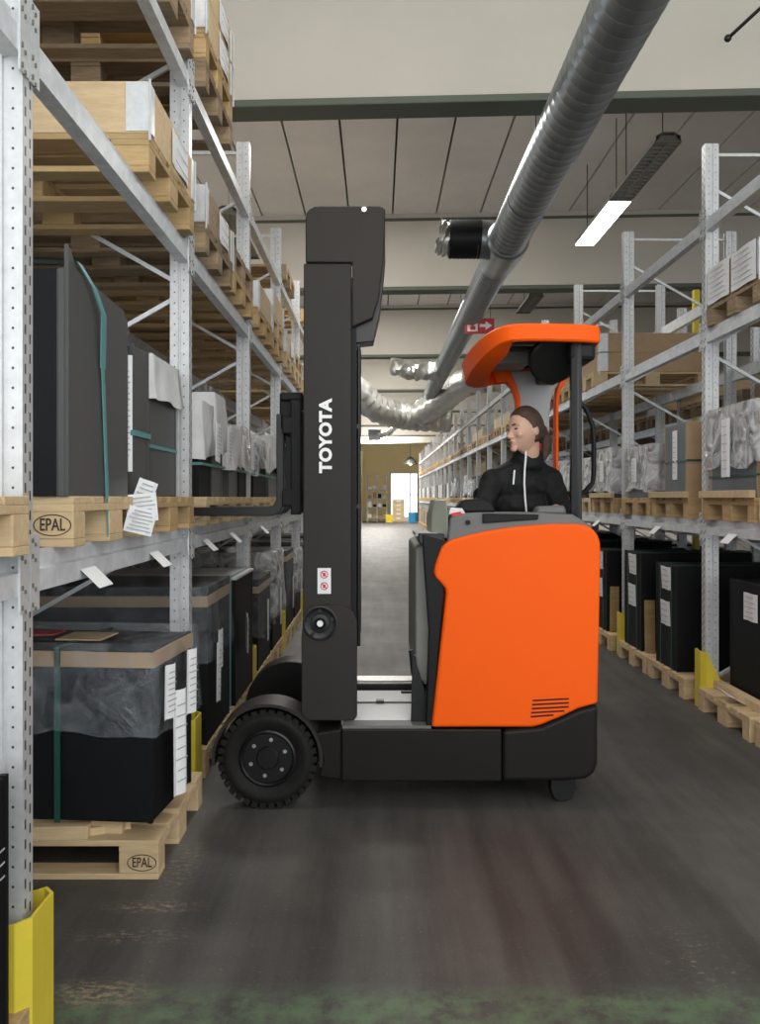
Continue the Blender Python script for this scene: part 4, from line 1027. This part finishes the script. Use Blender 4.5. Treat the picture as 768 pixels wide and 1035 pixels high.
o = text_obj('mast_letters', 'TOYOTA', .092, M_letter, None, (0, 0, 0), (0, 0, 0), bold=.0042, spacing=1.05)
bb = [v.co for v in o.data.vertices]; xs_ = [v.x for v in bb]; ys_ = [v.y for v in bb]; Lx, Ly = max(xs_)-min(xs_), max(ys_)-min(ys_)
o.data.transform(Matrix.Diagonal((.342/Lx, .060/Ly, 1, 1)) @ Matrix.Translation((-(max(xs_)+min(xs_))/2, -(max(ys_)+min(ys_))/2, 0)))
o.location = (tl[0], YM-.006, tl[1]); o.rotation_euler = (PI/2, -PI/2, 0); tc(o)
# carriage and forks
b = MB(); b.box(-.41, -.36, 4.08, 4.12, 1.32, 1.86); b.box(-.41, -.36, 4.62, 4.66, 1.32, 1.86); b.box(-.45, -.40, 4.08, 4.66, 1.70, 1.78); b.box(-.45, -.40, 4.08, 4.66, 1.36, 1.44); tc(b.build('fork_carriage', M_blk, bevel=.006))
b = MB(); b.box(-.46, -.36, 4.12, 4.62, 1.86, 1.90); b.box(-.47, -.41, 4.15, 4.3, 1.72, 1.90); tc(b.build('load_backrest', M_blk, bevel=.008))
for yf in (4.20, 4.62):
    b = MB(); prof = []
    A = [(-1.55, 1.312), (-.52, 1.312)] + [(-.52+.07*math.sin(t_), 1.382-.07*math.cos(t_)) for t_ in [k*PI/16 for k in range(1, 9)]] + [(-.45, 1.80)]
    B_ = [(-.485, 1.80), (-.485, 1.40)] + [(-.52+.035*math.sin(t_), 1.397-.04*math.cos(t_)) for t_ in [PI/2-k*PI/12 for k in range(1, 7)]] + [(-1.55, 1.347)]
    b.prism(A+B_, 'y', yf-.05, yf+.05); tc(b.build('fork', M_blkm, bevel=.004))
# overhead guard: ring section swept along plan outline
SGn, SGf = 223.0, 175.0
plan = []  # (x, y, ztop, zbot, tilt)
def guard_ring():
    pts = [(.98, 3.945, 2.185, 2.105), (.80, 3.935, 2.19, 2.11), (.62, 3.94, 2.19, 2.11), (.54, 3.99, 2.18, 2.095), (.485, 4.10, 2.16, 2.065), (.45, 4.30, 2.135, 2.03), (.445, 4.50, 2.125, 2.015), (.455, 4.72, 2.125, 2.01), (.50, 4.90, 2.135, 2.015), (.58, 5.02, 2.15, 2.04), (.72, 5.06, 2.16, 2.06), (.90, 5.06, 2.165, 2.10), (.98, 5.04, 2.165, 2.10), (1.02, 4.95, 2.17, 2.10), (1.03, 4.7, 2.18, 2.10), (1.03, 4.3, 2.185, 2.10), (1.02, 4.02, 2.185, 2.105)]
    n = len(pts); c = Vector((.75, 4.5)); rs = []
    # resample smooth (catmull-rom)
    P = []
    for i in range(n):
        p0, p1, p2, p3 = [Vector(pts[(i+k-1) % n]) for k in range(4)]
        for k in range(4):
            t = k/4; P.append(.5*((2*p1)+(p2-p0)*t+(2*p0-5*p1+4*p2-p3)*t*t+(3*p1-p0-3*p2+p3)*t**3))
    m = len(P)
    for i in range(m):
        tg = Vector((P[(i+1) % m][0]-P[i-1][0], P[(i+1) % m][1]-P[i-1][1])).normalized(); nrm = Vector((-tg.y, tg.x))
        if nrm.dot(c-Vector(P[i][:2])) < 0: nrm = -nrm
        p = Vector(P[i][:2]); zt, zb = P[i][2], P[i][3]
        front = max(0, min(1, (.62-p.x)/.12))
        wd = .05+.07*front
        q = [(p+nrm*.012, zt-.001), (p+nrm*.0, zt-.012), (p+nrm*(0+.02*front), zb+.008), (p+nrm*(.008+.04*front), zb), (p+nrm*wd, zb+.002), (p+nrm*(wd+.005), zb+.02), (p+nrm*(wd+.02), zt-.01), (p+nrm*wd, zt)]
        rs.append([(a.x, a.y, z) for a, z in q])
    return MB().rings(rs, closed=True)
gr = tc(guard_ring().build('guard_frame', M_orange, smooth=True))
b = MB()
for y in (4.12, 4.27, 4.42, 4.57, 4.72, 4.87): b.box(.56, 1.0, y-.018, y+.018, 2.12, 2.17)
tc(b.build('roof_bars', M_blkm, bevel=.004))
b = MB(); b.prism([(.60, 4.0), (.98, 3.99), (.985, 5.0), (.60, 5.0), (.52, 4.85), (.50, 4.3)], 'z', 2.172, 2.178); tc(b.build('roof_pane', M_blk))
b = MB(); b.box(.57, .76, 4.35, 4.6, 2.07, 2.14); tc(b.build('roof_lining', M_cgrey, bevel=.01))
b = MB(); b.lathe([(.001, -.012), (.14, -.012), (.155, 0), (.155, .05), (.001, .05)], (0, 0, 0), 'z', 32); o = b.build('roof_fan', M_blkm, smooth=True); o.location = (.83, 4.12, 2.045); o.scale = (.75, .75, .75); o.rotation_euler = (-1.0, 0, 0); tc(o)
b = MB(); b.box(.88, 1.0, 3.99, 4.9, 2.03, 2.12); tc(b.build('roof_lining', M_blk, bevel=.02))
# near black pillar
b = MB(); b.prism([(.885, 4.0), (.915, 3.985), (.935, 3.99), (.94, 4.04), (.91, 4.06), (.89, 4.05)], 'z', 1.20, 2.13); tc(b.build('guard_pillar', M_blkm, bevel=.004, smooth=True))
# far orange pillar with grey plate
yF = 4.98
def tri(pts, y0, y1, m, name): return tc(MB().prism(pts, 'y', y0, y1).build(name, m, bevel=.006))
def pf(x, y, s=176.0): return ((x-VX)/s, CH-(y-VY)/s)
tri([pf(512, 376), pf(572, 376), pf(566, 388), pf(558, 396), pf(555, 408), pf(554, 420), pf(554, 456), pf(524, 456), pf(524, 420), pf(522, 402), pf(517, 388)], yF-.02, yF+.02, M_lgrey, 'rear_column_plate')
tri([pf(566, 378), pf(575, 378), pf(569, 388), pf(564, 397), pf(562, 410), pf(562, 540), pf(559, 540), pf(559, 409), pf(560, 397), pf(563, 388)], yF-.05, yF+.03, M_orange, 'rear_column_edge')
tri([pf(496, 376), pf(514, 376), pf(520, 390), pf(524, 404), pf(525, 540), pf(520, 540), pf(520, 406), pf(516, 394), pf(511, 388), pf(500, 388)], yF-.05, yF+.03, M_orange, 'rear_column_edge')
# grab handle loop
b = MB(); H = [(.935, 1.86), (.955, 1.84), (.985, 1.76), (.99, 1.70), (.99, 1.53), (.985, 1.49), (.95, 1.45), (.93, 1.44)]
b.tube([(p[0]+.03, 4.12, p[1]-.02) for p in H], .012, 10); b.tube([(.935, 4.10, 1.86), (.935, 4.10, 1.3)], .016, 10); tc(b.build('grab_handle', M_blk, smooth=True))
# console
b = MB(); b.prism([px(452, 549), px(455, 524), px(460, 519), px(488, 518), px(540, 518), px(580, 520), px(600, 532), px(600, 548)], 'y', YN+.02, 4.13); cons = tc(b.build('console', M_cgrey, bevel=.012, seg=3, smooth=True))
b = MB(); b.prism([px(488, 519), px(545, 520), px(544, 525), px(488, 529)], 'y', YN+.005, YN+.03); tc(b.build('console_strip', M_blk, bevel=.004))
b = MB(); b.prism([px(463, 514), px(470, 505), px(492, 504), px(500, 508), px(504, 518), px(463, 519)], 'y', 4.0, 4.14); tc(b.build('display_unit', M_blk, bevel=.015, seg=3, smooth=True))
b = MB(); b.prism([px(544, 520), px(548, 512), px(574, 511), px(576, 520)], 'y', YN+.06, 4.1); tc(b.build('arm_rest', M_cgrey, bevel=.012, smooth=True))
b = MB(); b.prism([px(454, 520), px(456, 513), px(468, 514), px(472, 521)], 'y', YN+.03, 4.05); tc(b.build('document_clip', M_white, bevel=.003))
b = MB(); b.prism([px(456, 519), px(466, 517), px(469, 521), px(457, 522)], 'y', YN+.02, YN+.03); tc(b.build('clip_tab', M_red, bevel=.002))
b = MB(); kp = px(473, 528); b.lathe([(.011, YN+.006), (.011, YN+.02), (.001, YN+.02)], (kp[0], 0, kp[1]), 'y', 16); tc(b.build('console_knob', M_blk, smooth=True))
# curved cream front screen
rs = []
for (x_, y_, dw) in ((436, 545, .0), (437, 520, .0), (440, 505, .0), (438, 495, 0), (436, 478, .0), (432, 468, 0)):
    p = px(x_, y_); q = px(x_+[18, 17, 12, 10, 7, 4][[436, 437, 440, 438, 436, 432].index(x_) if x_ != 436 else (0 if y_ == 545 else 4)], y_)
    rs.append([(p[0], 4.0, p[1]), (q[0], 3.96, q[1]), (q[0], 4.28, q[1]), (p[0], 4.30, p[1])])
o = tc(MB().rings(rs[:3]).build('front_shield', M_cream, bevel=.008))
o = tc(MB().rings(rs[2:]).build('clear_screen', M_glass))
# seat
b = MB(); b.box(.50, .92, 4.30, 4.72, .92, 1.02); b.prism([(4.62, 1.0), (4.72, 1.0), (4.80, 1.45), (4.70, 1.46)], 'x', .52, .90); tc(b.build('seat', M_blk, bevel=.03, seg=3))
b = MB(); b.box(.55, .87, 4.35, 4.68, .62, .92); tc(b.build('seat_base', M_blkm))
# ------------------------------------------------------------ driver
PX, PY = .715, 4.40
person = empty('person', (PX, PY, .62), 'seated person in a black zip jacket, hair tied back, looking left', 'person')
def cap(b, p, q, r0, r1, n=14):
    p, q = Vector(p), Vector(q); b.tube([p, q], [r0, r1], n); b.ell(p, (r0, r0, r0), n=8); b.ell(q, (r1, r1, r1), n=8)
def remesh(o, vox, sm=6, fac=.5):
    r = o.modifiers.new('remesh', 'REMESH'); r.mode = 'VOXEL'; r.voxel_size = vox; r.use_smooth_shade = True
    s = o.modifiers.new('smooth', 'SMOOTH'); s.iterations = sm; s.factor = fac
def pc_(o, loc=True):
    o.parent = person; o.matrix_parent_inverse = Matrix.Translation((-PX, -PY, -.62)); return o
# head frame
HC = Vector((.728, 4.30, 1.733)); YAW = math.radians(-60); HM = Matrix.Translation(HC) @ Matrix.Rotation(YAW, 4, 'Z') @ Matrix.Rotation(math.radians(4), 4, 'X')
def head_mb():
    b = MB(); n1, n2 = 26, 40; rs = []
    for i in range(1, n1):
        th = PI*i/n1; z = math.cos(th); r_ = []
        for k in range(n2):
            ph = 2*PI*k/n2; x = math.sin(th)*math.cos(ph); y = math.sin(th)*math.sin(ph)
            X, Y, Z = x*.072, y*.092, z*.112
            lo = max(0, -z-.05)
            X *= 1-.42*lo**1.3
            if y < 0: Y *= 1-.02*lo; 
            else: Y *= 1-.38*lo**1.1
            if y < 0 and z < 0: Y -= .010*(lo)*max(0, 1-abs(x)*2.2)
            if y < 0: Y = max(Y, -.087-.004*(1-abs(x)))   # flatter face
            r_.append(HM @ Vector((X, Y, Z)))
        rs.append(r_)
    b.rings(rs)
    def H(p): return HM @ Vector(p)
    # nose, brow, cheeks, lips, chin, ears
    b.tube([H((0, -.082, .018)), H((0, -.096, -.012)), H((0, -.108, -.030)), H((0, -.098, -.036))], [.008, .0095, .012, .008], 10)
    for s in (-1, 1):
        b.ell(H((s*.010, -.096, -.032)), (.008, .008, .006), n=6)
        b.ell(H((s*.026, -.078, .028)), (.024, .014, .007), (0, 0, YAW), n=8)
        b.ell(H((s*.034, -.066, -.018)), (.022, .020, .020), n=8)
        b.ell(H((s*.073, .008, -.004)), (.008, .017, .028), (.15, 0, YAW), n=8)
    b.ell(H((0, -.088, -.055)), (.021, .011, .0065), (0, 0, YAW), n=8); b.ell(H((0, -.087, -.064)), (.018, .011, .0065), (0, 0, YAW), n=8)
    b.ell(H((0, -.080, -.090)), (.022, .016, .016), (0, 0, YAW), n=8)
    cap(b, HC+Vector((.02, .02, -.05)), (.755, 4.36, 1.57), .052, .058)
    return b
NB = Vector((.755, 4.38, 1.58)) # neck base
shL, shR = Vector((.575, 4.37, 1.49)), Vector((.875, 4.41, 1.495))
elL, elR = Vector((.50, 4.26, 1.30)), Vector((.925, 4.31, 1.29))
haL, haR = Vector((.50, 4.18, 1.325)), Vector((.86, 4.17, 1.335))
def hand(b, W, d, up, side, k=1.0):
    """open slightly curled hand at wrist W pointing d"""
    d = Vector(d).normalized(); up = Vector(up).normalized(); s = d.cross(up).normalized()*side
    b.tube([W, W+d*.03, W+d*.075], [.022, .028, .026], 12)
    for i, (o_, L_) in enumerate(((-.030, .062), (-.010, .072), (.010, .068), (.029, .054))):
        p = W+d*.075+s*o_; q = p+d*L_*.45-up*.006; r = q+d*L_*.3-up*L_*.25; t = r+d*L_*.08-up*L_*.28
        b.tube([p-d*.02, p, q, r, t], [.010, .0095, .009, .008, .0068], 8)
    p = W+d*.03-s*.028; b.tube([p+s*.01, p-s*.016+d*.014, p-s*.022+d*.036, p-s*.016+d*.055-up*.01], [.012, .0115, .010, .008], 8)
b = head_mb()
for (sh, el, ha, sd) in ((shL, elL, haL, 1), (shR, elR, haR, -1)):
    cap(b, sh, el, .044, .036); cap(b, el, ha, .036, .025)
    hand(b, ha, (ha-el) + Vector((0, -.05, -.02)), (0, 0, 1), sd)
cap(b, (.61, 4.38, 1.48), (.85, 4.41, 1.485), .05, .05)
for z, rx, ry in ((1.46, .165, .10), (1.36, .155, .10), (1.22, .135, .095), (1.12, .15, .105), (1.04, .165, .12)): b.ell((.725, 4.43, z), (rx, ry, .09), n=10)
for s in (-1, 1):
    hp = Vector((.725+s*.085, 4.42, 1.06)); kn = Vector((.70+s*.11, 4.14, 1.05)); kn.y = 4.10; an = Vector((.70+s*.12, 4.12, .70))
    an = Vector((.70+s*.11, 4.16, .70))
    cap(b, hp, kn, .075, .055); cap(b, kn, an, .05, .035); b.ell(an+Vector((0, -.03, -.045)), (.042, .09, .033), n=8)
body = b.build('body', M_skin); pc_(body); remesh(body, .0055, 4)
# face details
def HH(p): return HM @ Vector(p)
for s in (-1, 1):
    b = MB(); b.ell(HH((s*.028, -.083, .008)), (.0115, .006, .0045), (0, 0, YAW), n=8); o = pc_(b.build('eye', M_eye, smooth=True))
    b = MB(); b.tube([HH((s*.014, -.093, .026)), HH((s*.030, -.090, .031)), HH((s*.046, -.078, .025))], [.0028, .0034, .002], 6); pc_(b.build('eyebrow', M_brow, smooth=True))
b = MB(); b.ell(HH((0, -.0965, -.0555)), (.017, .0045, .0035), (0, 0, YAW), n=8); b.ell(HH((0, -.0955, -.063)), (.014, .0045, .004), (0, 0, YAW), n=8); pc_(b.build('lips', M_lip, smooth=True))
# hair: cap shell + bun + pony tail
b = MB(); n1, n2 = 22, 40; rs = []
for i in range(1, n1):
    th = PI*i/n1; z = math.cos(th); r_ = []
    for k in range(n2):
        ph = 2*PI*k/n2; x = math.sin(th)*math.cos(ph); y = math.sin(th)*math.sin(ph)
        X, Y, Z = x*.079, y*.099+.004, z*.116+.006
        # hairline: pull the front lower part inside the head
        line = .66 - .76*max(0, min(1, (y+.75)/1.0))
        if y > .12: line = -.50
        elif y > -.35: line = .30 - 1.3*(y+.35)/.47*.5
        if z < line and y < .9:
            f = min(1, (line-z)/.12); X *= 1-.22*f; Y = Y*(1-.22*f); Z *= 1-.10*f
        r_.append(HM @ Vector((X, Y, Z)))
    rs.append(r_)
b.rings(rs); hr = b.build('hair', M_hair, smooth=True); pc_(hr)
b = MB(); b.ell(HH((0, .105, -.01)), (.03, .034, .034), n=10)
b.tube([HH((0, .11, -.01)), HH((.0, .125, -.06)), HH((0, .118, -.11)), HH((0, .10, -.16))], [.026, .034, .028, .010], 14); o = b.build('ponytail', M_hair, smooth=True); pc_(o)
# jacket
b = MB()
for (sh, el, ha) in ((shL, elL, haL), (shR, elR, haR)):
    cap(b, sh, el, .060, .052); cap(b, el, el.lerp(ha, .86), .054, .040)
cap(b, (.62, 4.38, 1.495), (.75, 4.38, 1.555), .068, .075); cap(b, (.84, 4.41, 1.50), (.75, 4.38, 1.555), .068, .075)
for z, rx, ry in ((1.46, .185, .125), (1.36, .178, .125), (1.22, .165, .12), (1.12, .17, .125)): b.ell((.722, 4.43, z), (rx, ry, .10), n=10)
b.tube([(.752, 4.375, 1.55), (.747, 4.36, 1.645)], [.085, .070], 20)
jk = b.build('jacket', M_jacket); pc_(jk); remesh(jk, .009, 8)
tx = bpy.data.textures.new('fold', 'CLOUDS'); tx.noise_scale = .05; dm = jk.modifiers.new('folds', 'DISPLACE'); dm.texture = tx; dm.strength = .016; dm.mid_level = .5
b = MB(); b.tube([(.750, 4.366, 1.60), (.758, 4.362, 1.678)], [.066, .064], 24, cap=True); o = b.build('collar', M_collar, smooth=True); pc_(o)
b = MB(); zp = [(.728, 4.287, 1.652), (.726, 4.278, 1.60), (.722, 4.285, 1.54), (.720, 4.286, 1.47), (.724, 4.288, 1.40), (.730, 4.285, 1.33)]
b.tube(zp, .0048, 8); o = b.build('zip', M_letter, smooth=True); pc_(o)
b = MB(); b.tube([(.672, 4.286, 1.535), (.665, 4.281, 1.465)], .0045, 8); o = b.build('pocket_zip', M_letter, smooth=True); pc_(o)
b = MB()
for s in (-1, 1):
    hp = Vector((.725+s*.085, 4.42, 1.06)); kn = Vector((.70+s*.11, 4.10, 1.05)); an = Vector((.70+s*.11, 4.16, .76)); cap(b, hp, kn, .085, .065); cap(b, kn, an, .06, .048)
cap(b, (.66, 4.43, 1.08), (.79, 4.43, 1.08), .10, .10)
o = b.build('trousers', M_trouser); pc_(o); remesh(o, .012, 4)

# ------------------------------------------------------------ clean up prototypes
def kill(o):
    for c in list(o.children): kill(c)
    bpy.data.objects.remove(o)
for o in STORE: kill(o)
